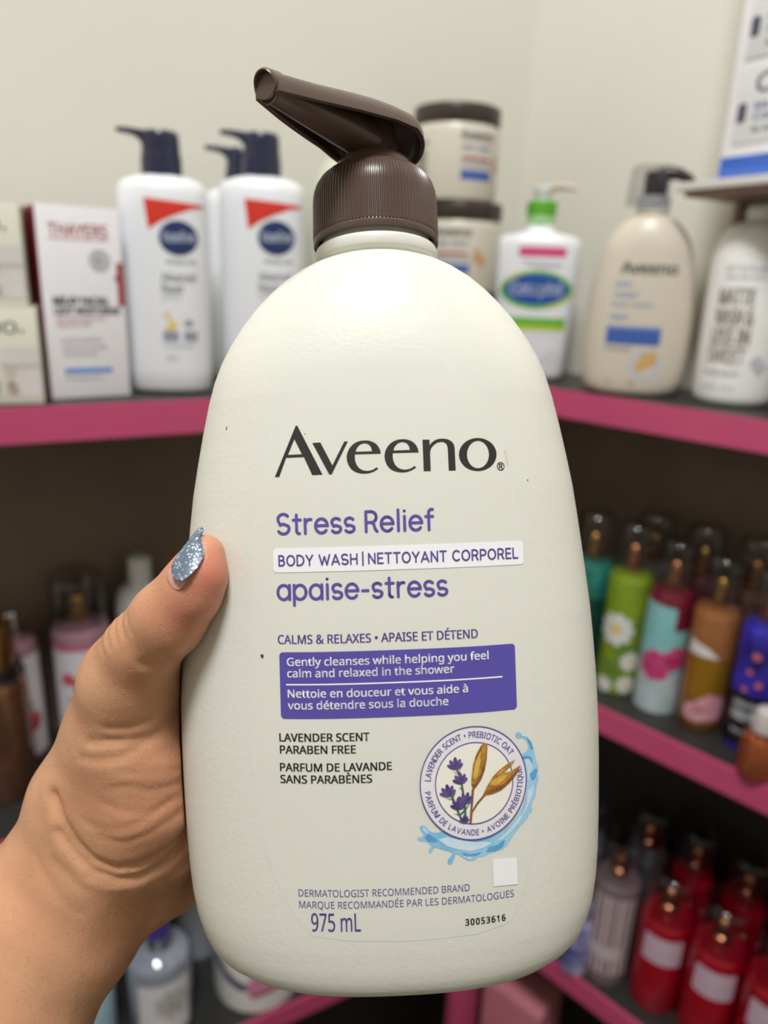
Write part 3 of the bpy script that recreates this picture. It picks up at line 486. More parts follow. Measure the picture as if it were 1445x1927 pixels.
hd('scent_lettering', join2d(line2d('LAVENDER SCENT', -27.4, -6.0, -53.87, 1.9, 'sans', .02), line2d('PARABEN FREE', -27.35, -9.35, -56.75, 1.9, 'sans', .02),
                             line2d('PARFUM DE LAVANDE', -27.45, -.95, -60.95, 1.9, 'sans', .02), line2d('SANS PARABÈNES', -27.45, -5.7, -63.78, 1.9, 'sans', .02)), ink_black)
hd('recommendation_lettering', join2d(line2d('DERMATOLOGIST RECOMMENDED BRAND', -23.95, 16.8, -90.85, 1.68, 'sans'),
                                      line2d('MARQUE RECOMMANDÉE PAR LES DERMATOLOGUES', -23.9, 27.7, -93.65, 1.68, 'sans')), ink_violet)
hd('volume_lettering', line2d('975 mL', -21.1, -9.4, -99.2, 4.35, 'sans', .004), ink_violet)
hd('batch_number', line2d('30053616', 15.6, 25.4, -99.2, 1.55, 'sans', .026, 1.25), ink_black)
hd('blank_code_sticker', poly2d([(22.7, -90.4), (28.75, -90.74), (28.65, -84.2), (22.6, -83.8)]), white_print, 0.0002)
# emblem
splash = hd('water_splash', join2d(*[poly2d(p) for p in ART['splash']]), mat('splash_blue', (128, 186, 222), 0.45, vary=((170, 212, 236), 120, 0.8)), 0.00010)
hd('splash_light', join2d(*[poly2d(p) for p in ART['splash_light']]), mat('splash_pale', (188, 218, 236), 0.45, vary=((214, 232, 240), 200, 0.8)), 0.00015, splash)
hd('splash_shade', join2d(*[poly2d(p) for p in ART['splash_dark']]), mat('splash_deep', (70, 150, 206), 0.45, vary=((110, 178, 220), 200, 0.7)), 0.00018, splash)
EX, EZ = 18.62, -65.1
emb = hd('scent_emblem', ell2d(EX, EZ, 13.05, 13.55, 64), mat('emblem_ring_lilac', (231, 227, 232), 0.45), 0.00024)
hd('emblem_disc', ell2d(EX + .1, EZ - .02, 9.5, 9.75, 56), mat('emblem_cream', (240, 236, 226), 0.45), 0.00030, emb)
hd('emblem_rings', join2d(ell2d(EX, EZ, 13.1, 13.6, 72, .26), ell2d(EX + .1, EZ - .02, 9.55, 9.8, 64, .24)), ink_purple, 0.00036, emb)
def on_arc(txt, rad, a0, a1, cap, inward):
    """letters set one by one round the ring; inward: tops point to the middle"""
    ws = []
    for ch in txt:
        if ch == ' ': ws.append(.30)
        else:
            V, F = glyphs(ch, 'sans', .004); ws.append(float(V[:, 0].max() - V[:, 0].min()) + .11)
    tot = sum(ws); out = []; pos = 0
    for ch, w in zip(txt, ws):
        if ch != ' ':
            V, F = glyphs(ch, 'sans', .004); V = V.copy(); s = cap / CAPH['sans']
            a = math.radians(a0 + (a1 - a0) * (pos + w / 2) / tot)
            V[:, 0] = (V[:, 0] - (V[:, 0].max() + V[:, 0].min()) / 2) * s * .86
            V[:, 1] = V[:, 1] * s - cap / 2
            t = a - math.pi / 2 if not inward else a + math.pi / 2
            c, s2 = math.cos(t), math.sin(t)
            X = V[:, 0] * c - V[:, 1] * s2 + EX + rad * math.cos(a); Z = V[:, 0] * s2 + V[:, 1] * c + EZ + rad * 1.035 * math.sin(a)
            out.append((np.stack([X, Z], 1), F))
        pos += w
    return join2d(*out)
hd('emblem_lettering', join2d(on_arc('LAVENDER SCENT • PREBIOTIC OAT', 11.2, 174.5, 32, 1.42, False), on_arc('PARFUM DE LAVANDE • AVOINE PRÉBIOTIQUE', 11.35, 186, 373, 1.36, True)), ink_purple, 0.00036, emb)
for key, c1, c2, e in (('oat_stem', (150, 100, 50), (128, 82, 40), .00040), ('oat', (196, 146, 58), (150, 96, 40), .00044), ('oat_dark', (150, 92, 40), (126, 74, 34), .00048), ('oat_light', (222, 186, 84), (200, 150, 60), .00052),
                       ('sprig', (86, 120, 96), (60, 92, 76), .00042), ('lavender', (104, 88, 150), (62, 50, 100), .00046)):
    hd(key, join2d(*[poly2d(p) for p in ART[key]]), mat(key + '_print', c1, 0.5, vary=(c2, 600, 0.9)), e, emb, (0.002, 0.004))
# scuffs on the plastic
for g_ in (poly2d([(34.9, 7.0), (35.2, 7.0), (35.2, 6.7), (34.9, 6.7)]), poly2d([(-39.6, 22.6), (-39.35, 22.6), (-39.5, 21.7), (-39.7, 21.8)]), poly2d([(-31.6, -33.4), (-30.9, -33.2), (-30.7, -33.7), (-31.0, -34.3), (-31.4, -34.0)]), ell2d(-19.3, 19.4, .13, .13, 8)):
    hd('scuff_mark', g_, mat('grey_scuff', (70, 66, 62), 0.6), 0.0001)
hd('stain', join2d(poly2d([(29.2, 14.2), (29.6, 14.3), (30.0, 12.0), (30.1, 10.4), (29.7, 10.3), (29.6, 11.8)])), mat('tan_stain', (222, 206, 178), 0.5), 0.0001)

# pump collar with vertical ribs
def ribbed_collar():
    n = 112 * 4; t = np.linspace(0, 2 * math.pi, n, endpoint=False)
    rib = np.array([0.0, 1.0, 1.0, 0.0])[np.arange(n) % 4] * 0.00034
    prof = [(.0163, .0745, 0), (.01735, .0743, 0), (.01755, .0748, 0), (.01755, .0759, 0), (.01735, .0762, 0), (.01728, .0766, 1), (.01705, .0868, 1), (.0168, .0888, 1), (.0161, .0909, 1), (.0149, .0927, 1), (.0134, .0940, 1), (.0122, .0947, .6), (.0114, .0949, 0), (.0108, .0949, 0)]
    rings = []
    for r, z, k in prof:
        rr = r + rib * k
        rings.append([(a * math.cos(q), a * math.sin(q), z) for a, q in zip(rr, t)])
    inner = [(.0160, .0752), (.0158, .080)]
    first = [[(r * math.cos(q), r * math.sin(q), z) for q in t] for r, z in inner[::-1]]
    return loft(first + rings, False, True)
obj('pump_collar', ribbed_collar(), brown, held, angle=0.5)
obj('collar_dome', lathe([(.0109, .0947), (.0109, .0958), (.01055, .0972), (.0098, .0981), (.0086, .0986), (.0070, .0987), (.0062, .0986)], 64), brown, held)
obj('pump_stem', lathe([(.0062, .0980), (.0061, .1000), (.0060, .1080)], 48), brown_dark, held)

# pump head: hood open at the bottom, pointing to the left and forwards
U = np.array([-.574, -.819]); VV = np.array([.819, -.574])
HR, HL = 0.0146, 0.0440
def hood_b(s):
    if s < 0: return math.sqrt(max(0, HR * HR - s * s))
    q = s / HL
    return HR * (1 - q) ** 1.0 * (1 - .10 * q) + .0036 * q + .0010 * math.sin(math.pi * q)
def hood_top(s): return float(np.interp(s, [-.0146, -.0130, -.0105, -.006, 0, .006, .013, .022, .032, .040, .044], [.1030, .1057, .1079, .1093, .1099, .1097, .1089, .1071, .1049, .1035, .1027]))
def hood_rim(s): return float(np.interp(s, [-.0146, -.008, 0, .008, .02, .032, .044], [.1008, .1026, .1038, .1033, .1014, .0994, .0977]))
def hood(off=0.0, cnt=26):
    rows = []
    for s in list(-HR * np.cos(np.linspace(0.12, math.pi / 2, 12))) + list(np.linspace(.002, HL, 22)):
        b = max(hood_b(s) - off, .0004); top = hood_top(s) - off * 1.1; rim = hood_rim(s)
        row = []
        for th in np.linspace(0, math.pi, cnt):
            c, q = math.cos(th), math.sin(th)
            lat = b * math.copysign(abs(c) ** .55, c); z = rim + max(top - rim, .001) * q ** .75
            p = U * s + VV * lat
            row.append((p[0], p[1], z))
        rows.append(row)
    return rows
def hood_mesh():
    A = hood(0.0); B = hood(0.0014); n = len(A[0]); m = len(A); V = [p for r in A for p in r] + [p for r in B for p in r]; F = []
    o = m * n
    for i in range(m - 1):
        for j in range(n - 1):
            a = i * n + j
            F.append((a, a + 1, a + n + 1, a + n)); F.append((o + a, o + a + n, o + a + n + 1, o + a + 1))
        for j in (0, n - 1):
            a = i * n + j; F.append((a, a + n, o + a + n, o + a))
    for i in (0, m - 1):
        for j in range(n - 1):
            a = i * n + j; F.append((a, a + 1, o + a + 1, o + a))
        c = i * n
    k = len(V); V.append(tuple(np.mean(A[0], axis=0))); F += [(j, j + 1, k) for j in range(n - 1)]
    return V, F
head = obj('pump_head', hood_mesh(), brown, held, angle=0.9)
# spout tube inside the hood, with its open nozzle end
def along(s, z, r): return (U[0] * s, U[1] * s, z), r
pts = [along(-.004, .1040, .0056), along(.004, .1036, .0054), along(.014, .1027, .0050), along(.026, .1014, .0042), along(.036, .1005, .0036), along(.0447, .0999, .0033)]
sp = tube([p for p, r in pts], [r for p, r in pts], 32)
obj('spout', sp, brown_dark, head)
ax = Vector((U[0], U[1], -.16)).normalized()
tip = Vector((U[0] * .0436, U[1] * .0436, .1000))
face_n = Vector((-.50, -.74, -.42)).normalized()
def disc_ring(prof, c, n_):
    q = n_.to_track_quat('Z', 'Y'); t = np.linspace(0, 2 * math.pi, 36, endpoint=False)
    return loft([[tuple(c + q @ Vector((r * math.cos(a), r * 1.16 * math.sin(a), z))) for a in t] for r, z in prof], True, True)
obj('nozzle', disc_ring([(.0027, -.004), (.0032, -.0006), (.00335, .0006), (.0032, .0012), (.0030, .0014), (.0027, .0011), (.0025, -.0003), (.00235, -.0022), (.0012, -.0024), (.0011, -.0040), (.0003, -.0040)], tip, face_n), brown, head, angle=1.0)
# ------------------------------------------------------------------ the hand that holds it
def smin(a, b, k):
    h = np.clip(0.5 + 0.5 * (b - a) / k, 0, 1)
    return b + (a - b) * h - k * h * (1 - h)
def chain_sdf(P, ch):
    d = None
    for (a, b) in zip(ch[:-1], ch[1:]):
        A, B = np.array(a[:3], np.float32), np.array(b[:3], np.float32); ra, rb = a[3], b[3]
        AB = B - A; L2 = float(AB @ AB)
        t = np.clip(((P - A) @ AB) / L2, 0, 1)
        q = np.sqrt(((P - (A + t[..., None] * AB)) ** 2).sum(-1)) - (ra + (rb - ra) * t)
        d = q if d is None else smin(d, q, 3.0)
    return d
def hand_sdf(P):
    d = None
    for ch, k in HAND:
        q = chain_sdf(P, ch)
        d = q if d is None else smin(d, q, float(k))
    return d
def surface_nets(F, org, h):
    nx, ny, nz = F.shape; ins = F < 0
    cs = [ins[i:nx - 1 + i, j:ny - 1 + j, k:nz - 1 + k] for i in (0, 1) for j in (0, 1) for k in (0, 1)]
    cnt = sum(c.astype(np.int8) for c in cs); act = (cnt > 0) & (cnt < 8)
    ids = -np.ones(act.shape, np.int64); I = np.argwhere(act); ids[act] = np.arange(len(I))
    acc = np.zeros((len(I), 3)); num = np.zeros(len(I))
    C = [np.array((i, j, k)) for i in (0, 1) for j in (0, 1) for k in (0, 1)]
    for a in range(8):
        for b in range(a + 1, 8):
            if abs(C[a] - C[b]).sum() != 1: continue
            fa = F[tuple((I + C[a]).T)]; fb = F[tuple((I + C[b]).T)]
            m = (fa < 0) != (fb < 0)
            t = np.where(m, fa / np.where(fa - fb == 0, 1, fa - fb), 0)
            acc += np.where(m[:, None], C[a] + t[:, None] * (C[b] - C[a]), 0); num += m
    V = (I + acc / num[:, None]) * h + org
    faces = []
    for ax in range(3):
        o1, o2 = [(1, 2), (2, 0), (0, 1)][ax]
        sl0 = [slice(None)] * 3; sl1 = [slice(None)] * 3; sl0[ax] = slice(0, -1); sl1[ax] = slice(1, None)
        a = ins[tuple(sl0)]; b = ins[tuple(sl1)]
        E = np.argwhere(a != b)
        ok = np.ones(len(E), bool)
        for o in (o1, o2): ok &= (E[:, o] > 0) & (E[:, o] < F.shape[o] - 1)
        E = E[ok]; sgn = a[tuple(E.T)]
        e1 = np.zeros(3, int); e1[o1] = 1; e2 = np.zeros(3, int); e2[o2] = 1
        q = np.stack([ids[tuple((E - e1 - e2).T)], ids[tuple((E - e2).T)], ids[tuple(E.T)], ids[tuple((E - e1).T)]], 1)
        q[~sgn] = q[~sgn][:, ::-1]
        faces.append(q)
    return V, np.concatenate(faces)
STEP = 1.1
allp = np.array([p for ch, k in HAND for p in ch])
lo = (allp[:, :3] - allp[:, 3:4]).min(0) - 4; hi = (allp[:, :3] + allp[:, 3:4]).max(0) + 4
gx, gy, gz = [np.arange(lo[i], hi[i], STEP, dtype=np.float32) for i in range(3)]
FLD = np.empty((len(gx), len(gy), len(gz)), np.float32)
for i0 in range(0, len(gx), 24):
    P = np.stack(np.meshgrid(gx[i0:i0 + 24], gy, gz, indexing='ij'), -1)
    FLD[i0:i0 + 24] = hand_sdf(P)
HV, HF = surface_nets(FLD, lo, STEP)
def normals(V, F):
    n = np.cross(V[F[:, 2]] - V[F[:, 0]], V[F[:, 3]] - V[F[:, 1]]); N = np.zeros_like(V)
    for j in range(4): np.add.at(N, F[:, j], n)
    return N / np.maximum(np.linalg.norm(N, axis=1), 1e-9)[:, None]
def relax(V, F, it):
    for _ in range(it):
        A = np.zeros_like(V); c = np.zeros(len(V))
        for j in range(4):
            np.add.at(A, F[:, j], V[F[:, (j + 1) % 4]]); np.add.at(c, F[:, j], 1)
            np.add.at(A, F[:, j], V[F[:, (j - 1) % 4]]); np.add.at(c, F[:, j], 1)
        V = .5 * V + .5 * A / c[:, None]
    return V
HV = relax(HV, HF, 3)
HN = normals(HV, HF)
# creases pressed into the side that shows
disp = np.zeros(len(HV)); front = np.clip(-HN[:, 1] * 2.0 + .2, 0, 1)
for line, depth, width in CREASES:
    best = np.full(len(HV), 1e9)
    for a, b in zip(line[:-1], line[1:]):
        a = np.array(a); b = np.array(b); ab = b - a
        q = HV[:, [0, 2]] * 1.0
        t = np.clip(((q - a) @ ab) / (ab @ ab), 0, 1)
        best = np.minimum(best, np.hypot(*(q - a - t[:, None] * ab).T))
    disp -= depth * .7 * np.exp(-(best / (width * .8)) ** 2) * front
    disp += depth * .16 * np.exp(-((best - width * 2.2) / (width * 1.3)) ** 2) * front
HV = HV + HN * disp[:, None]
# skin stops at the bottle it presses on
zz = HV[:, 2] / 1000
w_ = np.interp(zz, PZ, PW); d_ = H_RN + (H_DD - H_RN) * np.clip((w_ - H_RN) / (.0575 - H_RN), 0, 1) ** .8
n_ = np.interp(zz, [.03, .07], [2.5, 2.0])
g_ = (np.abs(HV[:, 0] / 1000 / w_) ** n_ + np.abs(HV[:, 1] / 1000 / d_) ** n_) ** (1 / n_)
inside = (g_ < 1.008) & (zz > PZ[0]) & (zz < PZ[-1])
sc_ = np.where(inside, 1.008 / np.maximum(g_, .05), 1)
HV[:, 0] *= sc_; HV[:, 1] *= sc_

skin = bpy.data.materials.new('tan_skin'); skin.use_nodes = True
nt = skin.node_tree; p = nt.nodes['Principled BSDF']
p.inputs['Roughness'].default_value = 0.42; p.inputs['Subsurface Weight'].default_value = 0.25
p.inputs['Subsurface Radius'].default_value = (1.0, 0.35, 0.2); p.inputs['Subsurface Scale'].default_value = 0.003
p.inputs['Specular IOR Level'].default_value = 0.45
tc = nt.nodes.new('ShaderNodeTexCoord')
def noise(scale, detail=3, vec=None):
    n = nt.nodes.new('ShaderNodeTexNoise'); n.inputs['Scale'].default_value = scale; n.inputs['Detail'].default_value = detail
    nt.links.new(vec or tc.outputs['Object'], n.inputs['Vector']); return n
def mixc(fac, a, b):
    m = nt.nodes.new('ShaderNodeMix'); m.data_type = 'RGBA'
    for sock, v in ((6, a), (7, b)):
        if isinstance(v, tuple): m.inputs[sock].default_value = v
        else: nt.links.new(v, m.inputs[sock])
    nt.links.new(fac, m.inputs[0]); return m.outputs[2]
def rng(src, a, b, c=0.0, d=1.0):
    m = nt.nodes.new('ShaderNodeMapRange'); m.inputs[1].default_value = a; m.inputs[2].default_value = b; m.inputs[3].default_value = c; m.inputs[4].default_value = d
    nt.links.new(src, m.inputs[0]); return m.outputs[0]
at = nt.nodes.new('ShaderNodeAttribute'); at.attribute_name = 'flush'
base = mixc(rng(noise(45).outputs['Fac'], .35, .65), lin((208, 158, 122)), lin((196, 142, 108)))
base = mixc(rng(noise(900, 2).outputs['Fac'], .62, .74, 0, .35), base, lin((172, 116, 86)))
base = mixc(at.outputs['Fac'], base, lin((198, 112, 96)))
nt.links.new(base, p.inputs['Base Color'])
mp = nt.nodes.new('ShaderNodeMapping'); mp.inputs['Rotation'].default_value = (0, math.radians(35), 0); mp.inputs['Scale'].default_value = (1.0, 1.0, 0.35)
nt.links.new(tc.outputs['Object'], mp.inputs['Vector'])
vo = nt.nodes.new('ShaderNodeTexVoronoi'); vo.feature = 'DISTANCE_TO_EDGE'; vo.inputs['Scale'].default_value = 1300
wn = noise(250, 2)
va = nt.nodes.new('ShaderNodeVectorMath'); va.operation = 'MULTIPLY_ADD'; va.inputs[1].default_value = (.002, .002, .002)
nt.links.new(wn.outputs['Color'], va.inputs[0]); nt.links.new(mp.outputs[0], va.inputs[2]); nt.links.new(va.outputs[0], vo.inputs['Vector'])
b1 = nt.nodes.new('ShaderNodeBump'); b1.inputs['Strength'].default_value = 0.16; b1.inputs['Distance'].default_value = 0.0004
nt.links.new(rng(vo.outputs['Distance'], 0, .12), b1.inputs['Height'])
n2 = noise(160, 4, mp.outputs[0])
b2 = nt.nodes.new('ShaderNodeBump'); b2.inputs['Strength'].default_value = 0.35; b2.inputs['Distance'].default_value = 0.0010
nt.links.new(n2.outputs['Fac'], b2.inputs['Height']); nt.links.new(b1.outputs[0], b2.inputs['Normal']); nt.links.new(b2.outputs[0], p.inputs['Normal'])

person = obj('person', (HV / 1000, HF), skin, None, angle=None)
person.matrix_world = M_HELD
tag(person, 'person\'s left hand and forearm gripping the cream bottle, thumb forward with grey-blue glitter nail', 'person')
flush = person.data.attributes.new('flush', 'FLOAT', 'POINT')
fv = np.zeros(len(HV))
for c, r, s in (((-43, -33, -14), 9, .75), ((-46, -34, -22), 9, .55), ((-41, -31, -5), 6, .35), ((-56, -5, -62), 14, .30), ((-54, 0, -94), 12, .22)):
    fv = np.maximum(fv, s * np.exp(-(((HV - np.array(c)) / r) ** 2).sum(1)))
flush.data.foreach_set('value', fv.astype(np.float32))

# thumb nail: a domed plate lying on the thumb
def hand_front(x, z):
    ys = np.arange(-60, -5, .4)
    f = hand_sdf(np.stack([np.full_like(ys, x), ys, np.full_like(ys, z)], 1).astype(np.float32))
    k = np.argmax(f < 0)
    return ys[k] if f[k] < 0 else None
def nail_plate(outline, dome, lift, thick=1.0, rings=7):
    O = np.array(outline, float); c = O.mean(0)
    smp = [(x, z, hand_front(x, z)) for x, z in [tuple(c + (o - c) * t) for o in O for t in (.15, .45, .75)]]
    smp = np.array([s for s in smp if s[2] is not None])
    A = np.stack([smp[:, 0], smp[:, 1], np.ones(len(smp))], 1); co = np.linalg.lstsq(A, smp[:, 2], rcond=None)[0]
    def pt(t, o, back=0):
        q = c + (o - c) * t
        return (q[0] / 1000, (q @ co[:2] + co[2] - lift - dome * (1 - t * t) + back) / 1000, q[1] / 1000)
    R = [[pt(1.0, o, thick) for o in O], [pt(1.03, o, thick * .5) for o in O]] + [[pt(t, o) for o in O] for t in np.linspace(1, .08, rings)]
    return loft(R, True, True)
nail_mat = mat('blue_grey_glitter_polish', (98, 114, 130), 0.42, vary=((80, 94, 118), 260, 0.8))
nt2 = nail_mat.node_tree; pn = nt2.nodes['Principled BSDF']
tcn = nt2.nodes.new('ShaderNodeTexCoord'); vn = nt2.nodes.new('ShaderNodeTexVoronoi'); vn.inputs['Scale'].default_value = 2600
nt2.links.new(tcn.outputs['Object'], vn.inputs['Vector'])
sep = nt2.nodes.new('ShaderNodeSeparateColor'); nt2.links.new(vn.outputs['Color'], sep.inputs[0])
mrn = nt2.nodes.new('ShaderNodeMapRange'); mrn.inputs[1].default_value = .80; mrn.inputs[2].default_value = .86
nt2.links.new(sep.outputs[0], mrn.inputs[0]); nt2.links.new(mrn.outputs[0], pn.inputs['Metallic'])
mxn = nt2.nodes.new('ShaderNodeMix'); mxn.data_type = 'RGBA'; src = pn.inputs['Base Color'].links[0].from_socket
nt2.links.new(mrn.outputs[0], mxn.inputs[0]); nt2.links.new(src, mxn.inputs[6]); mxn.inputs[7].default_value = lin((214, 226, 236)); nt2.links.new(mxn.outputs[2], pn.inputs['Base Color'])
bmn = nt2.nodes.new('ShaderNodeNormalMap'); 
bn = nt2.nodes.new('ShaderNodeBump'); bn.inputs['Strength'].default_value = .5; bn.inputs['Distance'].default_value = .0003
nt2.links.new(sep.outputs[1], bn.inputs['Height']); nt2.links.new(bn.outputs[0], pn.inputs['Normal'])
nt2.nodes.remove(bmn)
nail = obj('thumb_nail', nail_plate(NAIL, 1.0, .55, 1.3), nail_mat, person, angle=1.0)
nail['label'] = 'almond thumb nail in blue-grey glitter polish'
ln = obj('nail_base', nail_plate(LUNULA, .35, .30, .8), mat('bare_nail', (206, 152, 138), 0.3, coat=.3), nail, angle=1.0)

# ------------------------------------------------------------------ things on the shelves
white_pl = mat('white_bottle_plastic', (236, 238, 242), 0.32)
white_bt = mat('white_satin_plastic', (246, 246, 244), 0.34)
navy = mat('navy_pump_plastic', (38, 40, 66), 0.28)
red_ink = mat('red_flash_ink', (214, 52, 36), 0.45)
navy_ink = mat('navy_emblem_ink', (34, 52, 104), 0.4)
grey_ink = mat('grey_ink', (128, 130, 136), 0.5)
dgrey_ink = mat('dark_grey_ink', (86, 86, 90), 0.5)
lgrey_ink = mat('pale_grey_ink', (196, 198, 204), 0.5)
yellow_ink = mat('yellow_ink', (232, 206, 110), 0.5)
card_white = mat('white_carton', (241, 239, 243), 0.5)
card_cream = mat('cream_carton', (226, 226, 208), 0.5)
blue_ink = mat('blue_ink', (92, 142, 214), 0.5)
mid_blue = mat('mid_blue_ink', (64, 98, 176), 0.45)
slate_blue = mat('slate_blue_ink', (134, 152, 196), 0.5)
wine_ink = mat('wine_red_ink', (160, 38, 48), 0.45)
tan_pl = mat('tan_bottle_plastic', (214, 204, 188), 0.34)
black_pl = mat('black_pump_plastic', (42, 36, 32), 0.3)
lid_brown = mat('dark_brown_lid', (62, 52, 46), 0.35)
green_pl = mat('green_collar_plastic', (94, 178, 44), 0.35)
green_ink = mat('green_ink', (108, 184, 62), 0.45)
lime_ink = mat('lime_ink', (190, 208, 44), 0.45)
pink_ink = mat('magenta_ink', (214, 70, 128), 0.45)
gold_met = mat('gold_sprayer_metal', (196, 150, 84), 0.18, metal=1.0)
copper_met = mat('rose_gold_sprayer_metal', (206, 142, 108), 0.18, metal=1.0)
cap_clear = clear_mat('clear_cap_plastic', (236, 236, 238))
glass_clear = clear_mat('clear_bottle_plastic', (236, 238, 242), 0.16)

class Body:
    """upright bottle body: rows of (half width, half depth, z), superellipse power n"""
    def __init__(s, rows, n=2.4):
        s.rows = rows; s.n = n; s.z = [r[2] for r in rows]
    def mesh(s, cnt=72):
        return loft([superring(a, b, z, s.n, cnt) for a, b, z in s.rows])
    def surf(s, x, z, e):
        a = float(np.interp(z, s.z, [r[0] for r in s.rows])); b = float(np.interp(z, s.z, [r[1] for r in s.rows]))
        return (x, -b * max(0.0, 1 - abs(x / a) ** s.n) ** (1 / s.n) - e, z)

def shift2d(g, dx, dz):
    return np.asarray(g[0]) + np.array([dx, dz]), g[1]

# ---- white lotion bottles with navy pumps
def navy_lotion(label, loc, rot, k=1.0, prints=True):
    t = thing('lotion_bottle', label, 'bottle', loc, rot, 'white lotion bottles with navy pumps')
    a, b = .0390, .0262
    B = Body([(a * .86, b * .80, 0), (a * .93, b * .92, .0012), (a * .965, b * .97, .004), (a * .975, b, .02), (a, b, .12), (a, b, .152), (a * .995, b * .98, .1605), (a * .965, b * .94, .1665), (a * .88, b * .86, .1700), (a * .68, b * .74, .1728), (.0170, .0165, .1745)], 2.5)
    obj('bottle_body', B.mesh(), white_pl, t, angle=1.2)
    obj('pump_collar', lathe([(.0172, .1735), (.0176, .1740), (.0176, .1855), (.0172, .1900), (.0166, .1905)], 40), navy, t)
    hd_ = obj('pump_head', loft([superring(.0166, .0166, .1900, 2), superring(.0163, .0163, .1960, 2), superring(.0161, .0161, .2025, 2), superring(.0158, .0158, .2055, 2), superring(.0145, .0145, .2076, 2)]), navy, t)
    # flat spout that thins towards its tip, level with the top of the head
    rings = []
    for x, zt, zb, w in ((-.006, .2080, .1925, .0110), (-.0135, .2083, .1950, .0100), (-.0175, .2086, .2005, .0085), (-.022, .2090, .2035, .0070), (-.028, .2094, .2050, .0060), (-.0350, .2093, .2057, .0052), (-.0365, .2088, .2062, .0046)):
        rings.append([(x, y * w, (zt + zb) / 2 + zz * (zt - zb) / 2) for y, zz in [(math.copysign(abs(math.cos(q)) ** .5, math.cos(q)), math.copysign(abs(math.sin(q)) ** .5, math.sin(q))) for q in np.linspace(0, 2 * math.pi, 20, endpoint=False)]])
    obj('spout', loft(rings), navy, hd_, angle=1.0)
    S = B.surf; d = lambda n, g, m, e=.0003: decal(n, g, S, m, t, e)
    if prints:
        d('red_flash', poly2d([(-.0140, .1560), (.0355, .1525), (.0355, .1500), (.026, .1490), (.012, .1440), (.000, .1390), (-.0110, .1325)]), red_ink)
        em = d('emblem', ell2d(.0140, .1265, .0166, .0135, 40), navy_ink)
        decal('emblem_lettering', line2d('Vaseline', .0002, .0278, .1235, .0078, 'sans', .02), B.surf, mat('pale_emblem_ink', (190, 198, 216), .5), em, .0006)
        d('lettering', join2d(line2d('INTENSIVE CARE', .003, .028, .1065, .0030, 'sans', .01), line2d('Advanced', -.002, .0275, .0925, .0068, 'sans', .01), line2d('Repair', -.002, .017, .0835, .0068, 'sans', .01), line2d('BODY LOTION', -.002, .014, .0785, .0024), line2d('for very dry skin', -.001, .024, .0385, .0030), line2d('725 mL', -.0005, .009, .0285, .0036)), grey_ink)
        d('price_tint', poly2d([(-.002, .0665), (.004, .0690), (.002, .0640), (.009, .0600), (.010, .0570), (.007, .0535), (-.001, .0515), (.000, .0560), (.004, .0590)]), yellow_ink)
        d('grey_panel', join2d(rect2d(-.003, .0440, .011, .0525), rect2d(.0155, .0440, .027, .0525), ell2d(.0200, .0590, .004, .003, 14)), mat('grey_blue_panel_ink', (150, 154, 172), .5))
    return t
navy_lotion('white lotion bottle with navy pump, just right of the white carton with red lettering', (-.2000, .6890, Z_TOP), .18).scale = (.96, 1, 1.035)
navy_lotion('white lotion bottle with navy pump, its right side hidden behind the held bottle', (-.1210, .7260, Z_TOP), .10).scale = (.98, 1.0, 1.07)
navy_lotion('white lotion bottle behind the other two, only its navy pump clearly showing', (-.1490, .7880, Z_TOP), .12).scale = (1, 1, 1.05)

# ---- tall white carton with a dark red side
t = thing('carton', 'tall white carton with red lettering and a dark red side', 'box', (-.2625, .6450, Z_TOP), .62)
W, D, H = .0640, .042, .150
obj('carton_body', rbox(W, D, H, .0008), card_white, t, angle=.5)
obj('side_panel', rbox(.0004, D - .001, H - .001, .0001, .0005, -W / 2 - .0001), mat('dark_red_card', (120, 30, 40), .5), t, angle=.5)
FS = flat_surf(-D / 2); d = lambda n, g, m, e=.0003: decal(n, g, FS, m, t, e, (0, 0))
d('brand_lettering', join2d(line2d('THAYERS', -.0235, .0215, .1280, .0090, 'sans', .015), rect2d(-.0235, .1255, .0215, .1262)), mat('brick_red_ink', (214, 108, 108), .5))
d('seal', join2d(ell2d(.0140, .1100, .0082, .0082, 30, .0012), ell2d(.0140, .1100, .0055, .0055, 26, .0008), line2d('85', .0108, .0172, .1075, .0048, 'sans', .02)), grey_ink)
d('red_tab', join2d(rect2d(.0270, .0745, .0317, .1090), rect2d(.0250, .0945, .0272, .0985)), wine_ink)
d('title_lettering', join2d(line2d('MILKY FACIAL', -.0240, .0190, .0755, .0060, 'sans', .04), line2d('LIGHT MOISTURISER', -.0240, .0275, .0680, .0055, 'sans', .03)), dgrey_ink)
d('subtitle_lettering', join2d(line2d('with snow mushroom and', -.0230, .0150, .0630, .0030, 'sans', .01), line2d('hyaluronic acid', -.0230, .0030, .0585, .0030, 'sans', .01)), mat('rose_ink', (218, 150, 156), .5))
d('small_lettering', join2d(line2d('24 HOUR HYDRATION', -.0210, .0110, .0455, .0034), line2d('Fragrance free and suitable', -.0200, .0150, .0400, .0034), line2d('for sensitive skin', -.0200, .0070, .0345, .0034), line2d('dermatologist tested', -.0200, .0090, .0150, .0030)), grey_ink)
d('blue_bar', rect2d(-.0200, .0205, .0180, .0245), blue_ink)

